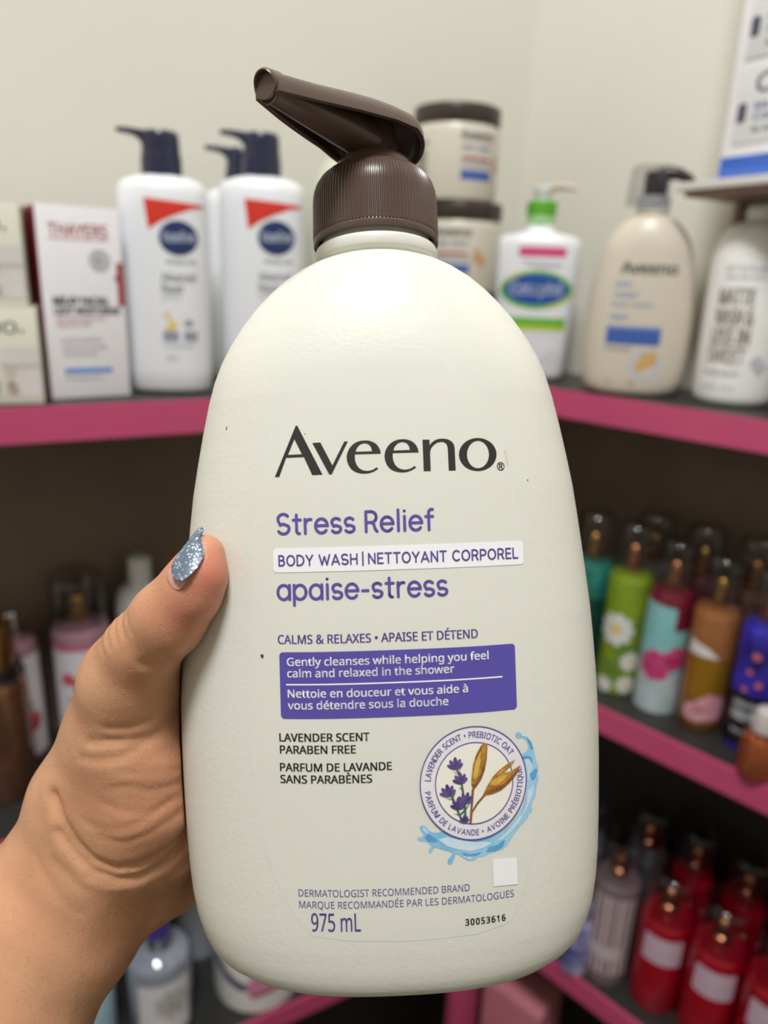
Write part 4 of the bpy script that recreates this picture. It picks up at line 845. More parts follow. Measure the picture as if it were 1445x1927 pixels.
# ---- two cream cartons stacked at the far left
def cream_carton(label, loc, rot, teal):
    t = thing('carton', label, 'box', loc, rot, 'cream cartons stacked beside the tall white carton')
    W, D, H = .1050, .055, .0735
    obj('carton_body', rbox(W, D, H, .0008), card_cream, t, angle=.5)
    FS = flat_surf(-D / 2); d = lambda n, g, m, e=.0003: decal(n, g, FS, m, t, e, (0, 0))
    d('lettering', join2d(line2d('AVEENO', -.0200, .0385, .0545, .0085, 'sans', .01), ell2d(.0415, .0558, .0013, .0013, 12)), dgrey_ink)
    d('picture_panel', rect2d(.0250, .0060, .0520, .0440), mat('carton_picture_grey', (214, 210, 206), .5, vary=((226, 222, 220), 60, .6)))
    d('picture_band', rect2d(.0250, .0285, .0520, .0315), mat('carton_picture_band', (198, 192, 188), .5), .0005)
    d('oat_picture', join2d(poly2d([(.027, .029), (.036, .029), (.032, .018), (.036, .008), (.029, .008)]), ell2d(.0310, .0125, .0052, .0052, 20)), mat('carton_oat_print', (202, 194, 178), .5), .0005)
    d('small_lettering', line2d('calm + restore', -.045, .018, .031, .0034), grey_ink)
    if teal: d('teal_patch', poly2d([(-.02, .0045), (.0205, .0060), (.0225, .0175), (-.02, .0175)]), mat('teal_ink', (84, 178, 184), .5), .0004)
    return t
cream_carton('lower of two stacked cream cartons, with a teal patch', (-.3325, .5970, Z_TOP), .35, True)
cream_carton('upper of two stacked cream cartons', (-.3380, .5980, Z_TOP + .0742), .35, False)

# ---- jars stacked in the corner
def jar(label, loc, rot, text=True):
    t = thing('jar', label, 'jar', loc, rot, 'cream jars with dark lids stacked in the corner')
    r = .0462
    obj('jar_body', lathe([(r * .93, 0), (r * .975, .0015), (r, .006), (r, .066), (r * .985, .0715), (r * .95, .0740), (r * .94, .0760)], 64), mat('cream_jar_plastic', (216, 209, 194), .36), t)
    obj('lid', lathe([(r * .99, .0752), (r * 1.0, .0758), (r * 1.0, .0895), (r * .985, .0918), (r * .95, .0925)], 64), lid_brown, t, angle=.9)
    S = round_surf(r); d = lambda n, g, m, e=.0003: decal(n, g, S, m, t, e, (.003, 0))
    if text:
        d('brand_lettering', line2d('Aveeno', -.0270, .0120, .0575, .0085, 'sans', .02), dgrey_ink)
        d('blue_lettering', join2d(line2d('skin relief', -.0250, .008, .0480, .0050, 'sans', .02), line2d('INTENSE MOISTURE', -.0250, .012, .0330, .0028, 'sans', .02)), slate_blue)
        d('red_band', rect2d(-.0250, .0385, .0090, .0415), mat('rust_red_ink', (176, 92, 104), .5))
        d('blue_panel', rect2d(-.0255, .0200, .0120, .0290), mid_blue)
        d('oat_picture', join2d(ell2d(.0200, .0380, .0045, .0075, 18), ell2d(.0260, .0330, .0040, .0065, 18)), mat('jar_oat_print', (206, 160, 112), .5))
        d('barcode', join2d(*[rect2d(-.0830, .0195 + k * .0030, -.0640, .0195 + k * .0030 + (.0025 if k in (0, 1, 2, 3, 6, 8) else .0016)) for k in range(10)], rect2d(-.085, .053, -.062, .0565)), mat('barcode_grey', (124, 124, 122), .5))
    return t
JX, JY = .0755, .8830
jar('cream jar with a dark brown lid, lowest of the stack in the corner', (JX - .004, JY, Z_TOP), .2)
jar('cream jar with dark brown lid, middle of the stack in the corner', (JX - .0045, JY + .001, Z_TOP + .0927), -.05)
jar('cream jar with a dark brown lid, topmost of the stack in the corner', (JX - .0135, JY + .001, Z_TOP + .1854), .62)

# ---- pale round-shouldered bottle behind the held pump
t = thing('lotion_bottle', 'pale green-white round-shouldered bottle behind the brown pump collar', 'bottle', (-.0450, .8180, Z_TOP), .05)
pale = mat('pale_green_plastic', (206, 210, 190), .34)
B = Body([(.038, .028, 0), (.042, .032, .003), (.0440, .034, .01), (.0460, .034, .14), (.0450, .033, .165), (.0415, .031, .185), (.0360, .028, .202), (.0270, .022, .214), (.0150, .015, .220), (.0150, .015, .226)], 2.3)
obj('bottle_body', B.mesh(), pale, t, angle=1.2)
obj('cap', lathe([(.0160, .2255), (.0165, .2260), (.0165, .2420), (.0150, .2435)], 40), pale, t)

# ---- white bottle with a green collar
t = thing('lotion_bottle', 'white square-shouldered lotion bottle with green collar and blue oval emblem', 'bottle', (.1610, .8850, Z_TOP), -.20)
a, b = .0470, .0240
B = Body([(a * .80, b * .82, 0), (a * .855, b * .95, .0025), (a * .87, b, .008), (a * .93, b, .06), (a * .985, b, .11), (a, b, .140), (a * .985, b * .98, .1475), (a * .93, b * .93, .1525), (a * .80, b * .85, .1555), (a * .55, b * .75, .1575), (a * .36, .0160, .1600), (.0150, .0150, .1640), (.0146, .0146, .1665)], 3.6)
obj('bottle_body', B.mesh(), white_pl, t, angle=1.2)
obj('collar', lathe([(.0150, .1660), (.0154, .1664), (.0152, .1775), (.0150, .1778)], 40), mat('pale_green_skirt', (156, 204, 138), .35), t)
obj('collar_ring', lathe([(.0160, .1776), (.0163, .1780), (.0163, .1900), (.0156, .1908)], 40), green_pl, t)
pump = obj('pump_head', lathe([(.0085, .1905), (.0085, .1960), (.0100, .1985), (.0100, .2050), (.0070, .2065)], 32), mat('frosted_pump', (222, 226, 226), .3), t)
obj('spout', tube([(.004, 0, .2050), (.018, -.003, .2065), (.030, -.005, .2060), (.0345, -.006, .2030)], [.0042, .0038, .0032, .0026], 16), mat('tinted_spout', (206, 190, 178), .3), pump)
d = lambda n, g, m, e=.0003, par=t: decal(n, g, B.surf, m, par, e)
d('pink_label', rect2d(-.0200, .1335, .0310, .1435, .002), pink_ink)
d('grey_band', poly2d([(-.018, .1295), (.030, .1265), (.026, .1225), (.010, .1210), (-.008, .1235)]), lgrey_ink)
em = d('emblem_ring', ell2d(.0020, .0985, .0395, .0205, 48), green_ink)
d('emblem_flash', join2d(poly2d([(-.0365, .1010), (-.030, .1110), (-.015, .1175), (-.004, .1185), (-.016, .1140), (-.028, .1080)]), poly2d([(.0405, .0955), (.034, .0860), (.020, .0800), (.008, .0785), (.022, .0840), (.033, .0900)])), lime_ink, .0005, em)
d('emblem', ell2d(.0020, .0990, .0350, .0165, 48), mat('royal_blue_ink', (32, 80, 164), .4), .0006, em)
d('emblem_lettering', line2d('Cetaphil', -.0260, .0300, .0935, .0125, 'sans', .02), mat('pale_emblem_ink', (190, 198, 216), .5), .0008, em)
d('green_band', rect2d(-.0380, .0600, .0370, .0690), green_ink)
d('lime_band', rect2d(-.0380, .0550, .0365, .0600), lime_ink)
d('lettering', join2d(line2d('moisturizing lotion', -.02, .030, .0490, .0036), line2d('473 mL', .012, .026, .0200, .0040), ell2d(.0245, .0260, .0070, .0070, 20, .0014)), lgrey_ink)

# ---- tan bottle with black pump under a clear overcap
K = .925
t = thing('pump_bottle', 'tan body wash bottle with black pump under a clear overcap, blue panel', 'bottle', (.2530, .7920, Z_TOP), -.30)
zb = .1186 * K
obj('bottle_body', move(hero_body(K, 96), (0, 0, zb)), tan_pl, t, angle=1.2)
obj('pump_collar', lathe([(.0150, zb + .0685), (.0158, zb + .0690), (.0158, zb + .0800), (.0150, zb + .0810)], 40), mat('grey_collar', (182, 184, 190), .3), t)
hook = [(0, 0, zb + .079), (0, 0, zb + .090), (.002, 0, zb + .0985), (.010, -.001, zb + .1025), (.020, -.002, zb + .1010), (.029, -.003, zb + .0965), (.0365, -.004, zb + .0885)]
hp_ = obj('pump_head', loft([superring(.0112, .0112, zb + .079, 2, 40), superring(.0110, .0110, zb + .094, 2, 40), superring(.0112, .0112, zb + .100, 2, 40), superring(.0100, .0100, zb + .1035, 2, 40)]), black_pl, t)
obj('spout', tube(hook[2:], [.0080, .0070, .0056, .0046, .0036], 20), black_pl, hp_)
ov = obj('clear_overcap', lathe([(.0195, zb + .0715), (.0205, zb + .0735), (.0200, zb + .0900), (.0185, zb + .1060), (.0150, zb + .1090), (.0001, zb + .1095)], 40, cap0=False), cap_clear, t)
ov.location = (-.006, 0, 0)
HSK = hero_surf(K); TS = lambda x, z, e: (lambda p: (p[0], p[1], p[2] + zb))(HSK(x, z - zb, e))
d = lambda n, g, m, e=.0003: decal(n, shift2d(g, 0, zb), TS, m, t, e)
d('brand_lettering', line2d('Aveeno', -.0220, .0300, .0085, .0110, 'sans', .03), dgrey_ink)
d('blue_lettering', join2d(line2d('skin', -.0260, -.010, -.0040, .0055, 'sans', .02), line2d('relief', -.0260, -.003, -.0140, .0055, 'sans', .02), line2d('BODY WASH', -.0260, .012, -.0225, .0035, 'sans', .02), line2d('apaisant', -.0270, -.010, -.0345, .0045, 'sans', .02)), mat('soft_blue_ink', (126, 160, 208), .5))
d('blue_panel', rect2d(-.0290, -.0590, .0230, -.0440), mid_blue)
d('panel_top', rect2d(-.0290, -.0440, .0230, -.0410), slate_blue)
d('lettering', join2d(line2d('FRAGRANCE FREE', -.0290, -.004, -.0650, .0026, 'sans', .02), line2d('975 mL', -.0020, .0040, -.0985, .0030, 'sans', .02), ell2d(-.022, -.0965, .0015, .0015, 10)), grey_ink)
d('oat_picture', join2d(ell2d(.0110, -.0740, .0050, .0085, 18), ell2d(.0180, -.0715, .0045, .0075, 18), ell2d(.0060, -.0800, .0040, .0055, 14)), mat('gold_oat_print', (212, 172, 112), .5))
d('splash_picture', ell2d(.0120, -.0780, .0150, .0150, 32, .0028), mat('pale_blue_splash', (186, 204, 224), .5), .00025)

# ---- white round bottle with tall condensed lettering, under the riser
t = thing('lotion_bottle', 'white round-shouldered bottle with tall condensed grey lettering, under the riser', 'bottle', (.3410, .7460, Z_TOP), -.42)
prof = [(.0305, 0), (.0340, .0010), (.0362, .0035), (.0373, .0075), (.0377, .012), (.0385, .128), (.0378, .138), (.0354, .149), (.0310, .158), (.0245, .1640), (.0180, .1672), (.0130, .1690), (.0125, .1710)]
obj('bottle_body', lathe(prof, 64), white_bt, t)
obj('cap', lathe([(.0135, .1705), (.0140, .1710), (.0140, .1800), (.0120, .1818)], 40), white_bt, t)
S = round_surf(.0386); d = lambda n, g, m, e=.0003: decal(n, g, S, m, t, e, (.003, 0))
d('brand_lettering', join2d(line2d('NOT SO PLAIN', -.0240, .0120, .1230, .0050, 'sans', .01), line2d('HAIR AND BODY', -.0240, .0120, .1160, .0040, 'sans', .01)), lgrey_ink)
d('title_lettering', join2d(line2d('MATTE', -.0270, .0050, .0940, .0140, 'sans', .03), line2d('WASH &', -.0280, .0070, .0760, .0140, 'sans', .03), line2d('LESS IN', -.0285, .0060, .0585, .0140, 'sans', .03), line2d('SWEET', -.0300, .0050, .0410, .0140, 'sans', .015)), mat('warm_grey_ink', (168, 162, 154), .5))
d('badge', poly2d([(.0100, .0430), (.0160, .0500), (.0260, .0400), (.0200, .0310)]), lgrey_ink)
d('small_lettering', join2d(line2d('body wash', -.0310, .0020, .0300, .0050, 'sans', .02), line2d('500 ml', -.0330, .0000, .0150, .0060)), lgrey_ink)
# its neighbour, just entering the frame
t = thing('lotion_bottle', 'beige bottle cut off by the right edge, beside the white bottle', 'bottle', (.4040, .6690, Z_TOP), -.5)
obj('bottle_body', lathe([(.0300, 0), (.0335, .0012), (.0350, .005), (.0350, .110), (.0330, .122), (.0270, .132), (.0150, .138), (.0130, .146)], 56), tan_pl, t)
obj('cap', lathe([(.0140, .1455), (.0144, .146), (.0144, .165), (.0130, .167)], 40), white_bt, t)

# ---- riser over the white bottle, with a display carton on it
ANG = math.atan2(-.86, .51)                     # heading of its long edge
t = thing('riser', 'white-edged wooden riser standing over the white bottle', 'riser', (.2620, .7530, Z_TOP), ANG)
wood = mat('rosy_brown_wood', (150, 118, 100), .5, vary=((128, 96, 80), 20, .8))
obj('riser_top', rbox(.30, .100, .0075, .0010, .1920, .145, .050), mat('white_laminate', (222, 218, 214), .4), t, angle=.5)
obj('underside', rbox(.285, .094, .0050, .0008, .1868, .147, .050), wood, t, angle=.5)
for lx, ly in ((.0050, .0910), (.2750, .0500)):
    obj('leg', rbox(.0100, .016, .1865, .0010, 0.0002, lx, ly), wood, t, angle=.5)
t = thing('display_carton', 'tall white display carton with blue band on the riser', 'box', (.3000, .7640, Z_TOP + .1998), ANG)
W, D, H = .150, .070, .300
obj('carton_body', rbox(W, D, H, .0010, 0, W / 2, D / 2), card_white, t, angle=.5)
FS = flat_surf(0.0); d = lambda n, g, m, e=.0003: decal(n, g, FS, m, t, e, (0, 0))
d('blue_band', rect2d(.0010, .0020, W - .001, .0230), mat('bright_blue_ink', (54, 104, 206), .45))
d('band_lettering', join2d(line2d('DEVELOPED WITH DERMATOLOGISTS', .006, .145, .0155, .0042, 'sans', .01), line2d('moisturizing cream for dry skin', .006, .145, .0070, .0042)), slate_blue, .0005)
for k in range(4):
    z0 = .0330 + k * .0680
    pn_ = obj('panel', rbox(W - .014, .0016, .0640, .0007, z0, .010 + (W - .014) / 2, -.0006), mat('panel_pale_grey', (222, 222, 224), .5), t, angle=.5)
    P2 = flat_surf(-.0014)
    decal('brand_lettering', line2d('CeraVe', .0270, .120, z0 + .0400, .0155, 'round', .03), P2, mat('panel_logo_grey', (168, 168, 172), .5), pn_, .0003, (0, 0))
    decal('cap_picture', rect2d(.0120, z0 + .0170, .0205, z0 + .0330, .0030), P2, navy_ink if False else mat('panel_navy_spot', (66, 70, 92), .5), pn_, .0003, (0, 0))
    decal('blue_lettering', join2d(line2d('Moisturizing', .0285, .090, z0 + .0265, .0060, 'sans', .02), line2d('Cream', .0285, .060, z0 + .0180, .0060, 'sans', .02)), P2, slate_blue, pn_, .0003, (0, 0))
    decal('grey_lettering', line2d('for face and body', .0285, .090, z0 + .0080, .0045, 'sans', .02), P2, grey_ink, pn_, .0003, (0, 0))

# ------------------------------------------------------------------ fragrance mists on the lower shelves
def lib(name, rgb, rough=.25, coat=.3, vary=None):
    return mat(name, rgb, rough, coat=coat, vary=vary)
def mist(label, loc, rot, body_m, metal=gold_met, k=1.0, group=None, prints=None, cap=True, shoulder_m=None, rad=.0228, sh=.137):
    t = thing('mist_bottle', label, 'bottle', loc, rot, group)
    t.scale = (k, k, k)
    r = rad
    obj('bottle_body', lathe([(r * .90, 0), (r * .975, .0012), (r, .0045), (r, sh - .008), (r * .985, sh - .0035), (r * .92, sh), (r * .75, sh + .0018), (.0095, sh + .0030), (.0090, sh + .0060)], 48), body_m, t)
    spr = obj('sprayer', lathe([(.0105, sh + .0045), (.0108, sh + .0050), (.0108, sh + .0120), (.0085, sh + .0130), (.0074, sh + .0140), (.0074, sh + .0250), (.0071, sh + .0285), (.0062, sh + .0312), (.0046, sh + .0330), (.0024, sh + .0340), (.0004, sh + .0343)], 32), metal, t)
    obj('nozzle', move(lathe([(.0012, 0), (.0016, .0004), (.0010, .0010)], 12), (0, -.0076, sh + .0225), Matrix.Rotation(math.pi / 2, 3, 'X')), black_pl, spr)
    if cap:
        obj('clear_cap', lathe([(r * .96, sh + .0012), (r * .965, sh + .0040), (r * .93, sh + .0460), (r * .915, sh + .0505), (r * .87, sh + .0540), (r * .78, sh + .0565), (r * .60, sh + .0580), (r * .3, sh + .0587), (.0001, sh + .0588)], 48, cap0=False), cap_clear, t)
    if prints:
        S = round_surf(r)
        for i_, (n, g, m) in enumerate(prints): decal(n, g, S, m, t, .0003 + .00012 * i_, (.003, 0))
    return t
def petals(cx, cz, r, n=9, w=.34):
    out = []
    for k in range(n):
        a = 2 * math.pi * k / n; ca, sa = math.cos(a), math.sin(a)
        out.append(poly2d([(cx + r * (u * ca - v * sa), cz + r * (u * sa + v * ca)) for u, v in [(.0, 0), (.45, -w * .6), (.8, -w * .75), (1.0, 0), (.8, w * .75), (.45, w * .6)]]))
    return join2d(*out)
petal_white = mat('petal_white_print', (226, 226, 222), .45)
petal_pink = mat('petal_magenta_print', (196, 40, 108), .45, vary=((226, 110, 160), 120, .6))
rose_print = mat('rose_red_print', (204, 52, 84), .45, vary=((232, 140, 150), 90, .6))
leaf_print = mat('leaf_green_print', (88, 128, 44), .45, vary=((120, 150, 70), 90, .7))
label_white = mat('white_label', (228, 226, 232), .5)
label_lilac = mat('lilac_label', (206, 180, 198), .5)
GR = 'body mists on the right middle shelf'
mist('dark teal mist bottle with clear cap, left end of the right middle shelf', (.2345, .7785, Z_MID_R), -.30, lib('teal_liquid', (20, 92, 84), vary=((60, 160, 146), 40, .6)), gold_met, 1.0, GR, [('label', rect2d(-.022, .02, .022, .10), lib('deep_green_label', (16, 64, 58)))])
mist('lime green mist bottle with white daisies', (.2680, .7450, Z_MID_R), -.34, lib('lime_liquid', (142, 166, 38), vary=((112, 140, 40), 60, .7)), copper_met, 1.0, GR,
     [('leaves', join2d(petals(.006, .052, .016, 6, .3), petals(-.008, .030, .014, 6, .3), petals(.012, .080, .010, 5, .3)), leaf_print), ('daisy', join2d(petals(-.008, .078, .0200), petals(.012, .042, .012), petals(.010, .014, .011), petals(-.014, .010, .010)), petal_white), ('daisy_heart', ell2d(-.008, .078, .0058, .0058, 16), yellow_ink), ('daisy_heart', ell2d(.012, .042, .0035, .0035, 12), yellow_ink), ('daisy_heart', ell2d(.010, .014, .0033, .0033, 12), yellow_ink)])
mist('aqua and burgundy mist bottle with magenta flowers', (.3010, .7120, Z_MID_R), -.39, lib('burgundy_liquid', (116, 26, 48)), copper_met, .97, GR,
     [('label', poly2d([(-.034, .000), (.034, .000), (.034, .098), (.008, .098), (.008, .124), (-.034, .128)]), mat('aqua_label', (132, 196, 200), .45, vary=((160, 212, 216), 30, .5))), ('lower_label', poly2d([(-.034, .000), (.034, .000), (.034, .048), (.010, .046), (-.006, .036), (-.034, .048)]), mat('frost_label', (196, 210, 216), .45, vary=((168, 190, 196), 60, .7))), ('flower', join2d(petals(-.006, .056, .019, 7, .5), petals(.015, .066, .015, 7, .5)), petal_pink)])
mist('amber mist bottle with gold label and pink blossom', (.3345, .6785, Z_MID_R), -.44, lib('amber_liquid', (150, 92, 48), vary=((176, 120, 70), 30, .6)), gold_met, .95, GR,
     [('gold_label', rect2d(-.020, .040, .026, .088), mat('gold_label_foil', (186, 138, 40), .35, metal=.6)), ('white_strip', poly2d([(-.024, .088), (.010, .088), (-.002, .098), (-.022, .104)]), petal_white), ('blossom', join2d(petals(.010, .030, .017, 7, .5), petals(-.006, .022, .012, 7, .5)), mat('blush_print', (214, 140, 150), .45, vary=((226, 190, 204), 90, .6))), ('base_band', rect2d(-.030, .002, .030, .012), mat('bronze_base_foil', (150, 100, 56), .3, metal=.7))])
mist('deep blue galaxy mist bottle with black label', (.3680, .6450, Z_MID_R), -.50, lib('galaxy_blue_liquid', (28, 24, 92), vary=((70, 62, 220), 26, .9)), copper_met, .95, GR,
     [('black_label', rect2d(-.030, .006, .030, .064), mat('black_label', (22, 20, 24), .4)), ('label_lettering', join2d(line2d('INTO THE', -.018, .006, .050, .006, 'sans', .04), line2d('NIGHT', -.018, .004, .036, .010, 'sans', .05), line2d('fine mist', -.016, .006, .020, .005, 'sans', .03)), lgrey_ink), ('sparkle', join2d(*[ell2d(x, z, r, r, 12) for x, z, r in ((-.004, .108, .004), (-.008, .090, .003), (.002, .078, .0035), (.012, .098, .002), (-.010, .070, .003))]), mat('coral_print', (208, 110, 110), .45))])
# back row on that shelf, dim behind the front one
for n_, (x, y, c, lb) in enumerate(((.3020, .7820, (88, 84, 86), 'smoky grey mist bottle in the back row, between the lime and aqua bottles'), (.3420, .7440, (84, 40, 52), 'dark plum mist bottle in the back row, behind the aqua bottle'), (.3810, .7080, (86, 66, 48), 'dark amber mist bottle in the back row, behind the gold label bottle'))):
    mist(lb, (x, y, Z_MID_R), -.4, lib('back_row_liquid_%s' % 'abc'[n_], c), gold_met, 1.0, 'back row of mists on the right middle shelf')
# little copper pots at the very front edge
t = thing('travel_bottle', 'small copper travel bottle with white cap at the front edge of the right middle shelf', 'bottle', (.3560, .5960, Z_MID_R), -.5)
obj('bottle_body', lathe([(.0150, 0), (.0168, .001), (.0172, .004), (.0172, .034), (.0150, .040), (.0080, .043), (.0075, .046)], 40), mat('copper_glaze', (176, 96, 60), .22, metal=.6), t)
obj('cap', move(lathe([(.0100, .0455), (.0110, .0460), (.0115, .056), (.0090, .066), (.0050, .069)], 32), (0, 0, 0)), mat('pale_shell_cap', (206, 196, 196), .35), t)

# left middle shelf
GL = 'mists on the left middle shelf'
floral = [('label', rect2d(-.034, .006, .034, .124), label_white), ('pink_rim', rect2d(-.034, .122, .034, .127), mat('pink_rim_ink', (206, 96, 140), .5)), ('leaves', join2d(petals(-.002, .066, .016, 6, .25), petals(-.014, .034, .012, 5, .25)), mat('sage_print', (146, 160, 132), .5)), ('rose', join2d(petals(.008, .047, .014, 8, .55), petals(.000, .084, .011, 7, .5), petals(-.016, .090, .008, 6, .5), petals(-.012, .022, .010, 6, .5)), rose_print)]
blush = lib('blush_liquid', (176, 132, 146))
mist('pink floral mist bottle with clear cap, nearest the thumb', (-.3150, .7080, Z_MID_L), .38, blush, gold_met, 1.0, GL, floral, rad=.0295, sh=.142)
mist('pink floral mist bottle partly hidden behind the bronze bottle', (-.3730, .6820, Z_MID_L), .42, blush, mat('silver_sprayer', (206, 208, 214), .2, metal=1.0), .97, GL, floral[:1] + floral[2:], cap=False, rad=.0225)
t = thing('squeeze_bottle', 'white bottle with ridged white cap behind the thumb', 'bottle', (-.2600, .7420, Z_MID_L), .30)
t.scale = (1, 1, 1.15)
B = Body([(.022, .017, 0), (.026, .020, .002), (.0275, .021, .01), (.0275, .021, .13), (.0255, .020, .142), (.0200, .017, .149), (.0110, .011, .152), (.0105, .0105, .156)], 2.3)
obj('bottle_body', B.mesh(56), white_pl, t, angle=1.2)
obj('cap', lathe([(.0120, .1555), (.0124, .156), (.0120, .176), (.0100, .178)], 36), white_pl, t)
decal('print_band', rect2d(-.014, .085, .014, .105), B.surf, lgrey_ink, t)
# dim box at the back of that shelf
t = thing('carton', 'small dark brown box in the shade behind the thumb tip', 'box', (-.1980, .7860, Z_MID_L), .5)
obj('carton_body', rbox(.050, .036, .150, .0008), mat('dark_brown_card', (84, 62, 44), .5), t, angle=.5)
obj('flap', rbox(.049, .035, .0012, .0004, .1500), mat('dark_brown_card_flap', (70, 52, 38), .5), t, angle=.5)
# bronze bottle, nearest on the left
t = thing('fragrance_bottle', 'bronze glass bottle with gold cap and dark neck ring at the left edge', 'bottle', (-.3640, .6200, Z_MID_L), .50)
br = mat('bronze_glaze', (150, 108, 82), .16, metal=.75, vary=((120, 78, 62), 14, .7))
obj('bottle_body', lathe([(.0240, 0), (.0275, .0012), (.0288, .005), (.0290, .115), (.0280, .124), (.0240, .129), (.0200, .131)], 56), br, t)
obj('silver_ring', lathe([(.0262, .1262), (.0286, .1266), (.0290, .1290), (.0262, .1306)], 48), mat('silver_ring_metal', (196, 188, 182), .2, metal=1.0), t)
obj('neck_ring', lathe([(.0255, .1305), (.0262, .131), (.0262, .1375), (.0255, .138)], 48), mat('black_gloss_ring', (32, 28, 28), .15), t)
obj('cap', lathe([(.0215, .138), (.0222, .1386), (.0222, .176), (.0205, .179), (.0001, .1795)], 48, cap1=False), mat('old_gold_cap', (150, 110, 62), .25, metal=.9), t)

# right lower shelf
GW = 'red mists on the right lower shelf'
red_l = mat('red_liquid', (168, 6, 28), .22, coat=.3, vary=((134, 4, 30), 20, .7))
red_label = [('label', rect2d(-.021, .070, .021, .104, .003), label_lilac), ('label_print', rect2d(-.014, .082, .014, .0835), mat('mauve_ink', (188, 160, 178), .5))]
t = thing('spray_bottle', 'clear pink-striped mist bottle beside the red ones, right lower shelf', 'bottle', (.2800, .6800, Z_LOW_R), -.30)
obj('bottle_body', lathe([(.0225, 0), (.0248, .0012), (.0255, .0045), (.0255, .129), (.0245, .136), (.0190, .139), (.0095, .140), (.0090, .143)], 48), mat('smoky_clear_liquid', (120, 104, 108), .2, coat=.3), t)
S = round_surf(.0255)
decal('stripe_label', join2d(*[rect2d(x, .018, x + w, .126) for x, w in ((-.024, .004), (-.017, .003), (-.011, .005), (-.003, .003), (.004, .005), (.012, .004), (.019, .004))]), S, mat('pale_pink_stripe', (206, 186, 192), .5), t, .0003, (.003, 0))
decal('white_label', rect2d(-.020, .040, .016, .058, .004), S, mat('pale_label', (198, 188, 194), .5), t, .0005, (.003, 0))
spr = obj('sprayer', lathe([(.0105, .1425), (.0108, .143), (.0108, .150), (.0078, .152), (.0074, .166), (.0060, .169)], 32), copper_met, t)
obj('clear_cap', lathe([(.0235, .140), (.0236, .143), (.0226, .186), (.0205, .192), (.0001, .1945)], 44, cap0=False), cap_clear, t)
mist('red mist bottle with lilac label, first of the row on the right lower shelf', (.3280, .6500, Z_LOW_R), -.40, red_l, copper_met, 1.0, GW, red_label, rad=.0275, sh=.118)
mist('red mist bottle with lilac label, second of the row on the right lower shelf', (.3690, .6120, Z_LOW_R), -.44, red_l, copper_met, 1.0, GW, red_label, rad=.0275, sh=.118)
mist('red mist bottle with lilac label, third of the row on the right lower shelf', (.4090, .5730, Z_LOW_R), -.48, red_l, copper_met, 1.0, GW, red_label, rad=.0275, sh=.118)
mist('red mist bottle with lilac label, last of the row, cut off by the right edge', (.4490, .5340, Z_LOW_R), -.50, red_l, copper_met, 1.0, GW, red_label, rad=.0275, sh=.118)
for (x, y, m, lb) in ((.3700, .6920, red_l, 'red mist bottle in the dark back row, behind the first red one'), (.4110, .6540, red_l, 'red mist bottle in the dark back row, behind the second red one'), (.4500, .6150, red_l, 'red mist bottle in the dark back row, behind the third red one'), (.3270, .7250, lib('grey_liquid', (74, 76, 80)), 'grey mist bottle in the dark back row, behind the pink-striped one'), (.2600, .7400, lib('clear_grey_liquid', (96, 100, 104)), 'clear grey mist bottle at the held bottle\'s lower right edge')):
    mist(lb, (x, y, Z_LOW_R), -.4, m, copper_met, 1.0, 'back row of mists on the right lower shelf')
t = thing('travel_bottle', 'small blue and violet bottle peeping out beside the held bottle, right lower shelf', 'bottle', (.2450, .6850, Z_LOW_R), -.3)
obj('bottle_body', lathe([(.0150, 0), (.0172, .001), (.0176, .004), (.0176, .060), (.0150, .068), (.0090, .071), (.0085, .074)], 40), mat('violet_blue_liquid', (70, 72, 140), .3, vary=((190, 186, 220), 40, .9)), t)
obj('cap', lathe([(.0105, .0735), (.0110, .074), (.0105, .090), (.0085, .092)], 32), mat('pale_violet_cap', (150, 152, 190), .35), t)

# left lower shelf: seen in the gap under the wrist
t = thing('spray_bottle', 'clear bottle with white label and violet cap in the gap under the wrist', 'bottle', (-.2410, .6650, Z_LOW_L), .33)
obj('bottle_body', lathe([(.0330, 0), (.0365, .0012), (.0375, .005), (.0375, .092), (.0350, .104), (.0250, .112), (.0130, .116), (.0125, .128)], 56), glass_clear, t)
obj('liquid', lathe([(.0325, .002), (.0358, .005), (.0362, .092), (.0340, .0985)], 48), lib('pale_grey_liquid', (190, 192, 202)), t)
S = round_surf(.0377)
decal('label', rect2d(-.026, .010, .034, .086, .004), S, label_white, t, .0003, (.003, 0))
decal('label_picture', join2d(petals(.012, .055, .022, 7, .4), ell2d(.012, .055, .006, .006, 14)), S, mat('pale_sand_print', (208, 204, 190), .5, vary=((150, 156, 180), 60, .6)), t, .0005, (.003, 0))
obj('cap', lathe([(.0140, .1275), (.0146, .128), (.0146, .150), (.0125, .153)], 40), mat('violet_cap_plastic', (74, 58, 150), .3), t)
obj('dip_tube', tube([(0, 0, .012), (.002, 0, .060), (0, 0, .126)], [.0022, .0022, .0022], 12), white_bt, t)
t = thing('lotion_bottle', 'pale blue bottle against the wrist, lower left shelf', 'bottle', (-.3160, .6370, Z_LOW_L), .35)
obj('bottle_body', lathe([(.0270, 0), (.0295, .0012), (.0300, .005), (.0300, .075), (.0270, .087), (.0140, .093), (.0130, .098)], 48), mat('pale_blue_plastic', (172, 204, 222), .35), t)
obj('cap', lathe([(.0150, .0975), (.0154, .098), (.0150, .115), (.0130, .117)], 36), white_bt, t)
t = thing('tub', 'white tub with dark blue swoosh and pink label below the held bottle', 'tub', (-.1370, .7230, Z_LOW_L), .15)
obj('tub_body', lathe([(.0500, 0), (.0535, .0015), (.0545, .006), (.0545, .178), (.0535, .184), (.0500, .187)], 72), white_bt, t)
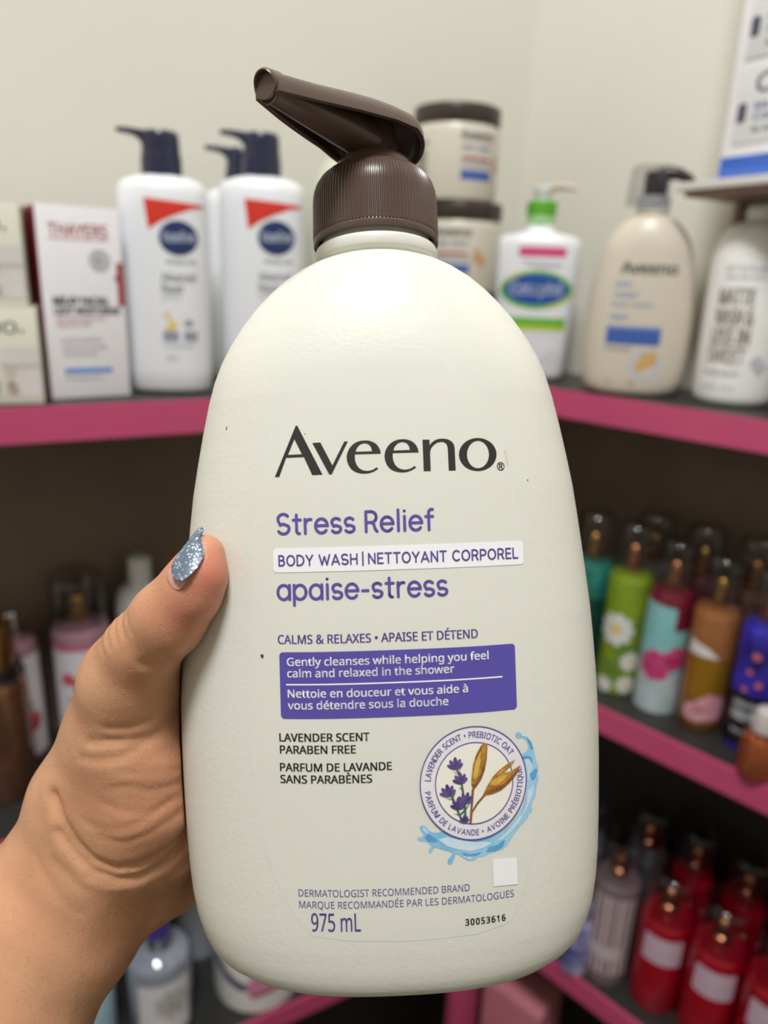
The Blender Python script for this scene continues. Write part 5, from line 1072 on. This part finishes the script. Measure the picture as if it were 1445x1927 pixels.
obj('lid', lathe([(.0545, .186), (.0552, .1865), (.0552, .210), (.0535, .213), (.0001, .214)], 72, cap1=False), mat('grey_white_lid', (206, 208, 214), .35), t)
S = round_surf(.0545)
decal('swoosh', poly2d([(-.0640, .077), (-.055, .059), (-.040, .045), (-.022, .037), (-.006, .035), (.004, .037), (-.004, .044), (-.022, .049), (-.038, .059), (-.052, .077)]), S, mat('indigo_ink', (48, 42, 104), .45), t, .0003, (.003, 0))
decal('pink_label', poly2d([(-.008, .028), (.048, .040), (.054, .072), (.022, .070), (-.006, .060), (-.012, .042)]), S, mat('rose_label', (214, 140, 172), .45), t, .0005, (.003, 0))
decal('pink_edge', poly2d([(-.008, .026), (.050, .038), (.052, .044), (-.006, .032)]), S, mat('crimson_ink', (178, 50, 104), .45), t, .0007, (.003, 0))
t = thing('lotion_bottle', 'tall grey-white bottle between the clear bottle and the tub, lower left shelf', 'bottle', (-.2220, .7660, Z_LOW_L), .25)
obj('bottle_body', lathe([(.0250, 0), (.0275, .0012), (.0280, .005), (.0280, .125), (.0255, .140), (.0150, .149), (.0130, .156)], 48), mat('grey_white_plastic', (192, 196, 206), .35), t)
obj('cap', lathe([(.0145, .1555), (.0150, .156), (.0146, .178), (.0128, .180)], 36), mat('steel_blue_cap', (96, 116, 160), .35), t)

# pink carton and post below, in the corner
t = thing('carton', 'plain dusty pink carton below the lowest right shelf', 'box', (.2120, .7650, 0), -.72)
obj('carton_body', rbox(.085, .060, .550, .0012), mat('dusty_pink_card', (196, 118, 132), .5), t, angle=.5)
obj('flap', rbox(.083, .058, .0014, .0005, .5500), mat('dusty_pink_flap', (204, 126, 138), .5), t, angle=.5)
po = obj('post', rbox(.040, .020, .571, .001, .0005), pink_edge, unit_l, angle=.5)
po.location = (.1380, .8000, 0); po.rotation_euler = (0, 0, .5)

for o in list(COL.objects):                     # everything that stands on a shelf rests a hair above it
    if o.parent is None and o.get('category') and o is not held and o is not person and o.get('category') != 'shelf':
        o.location.z += .0006
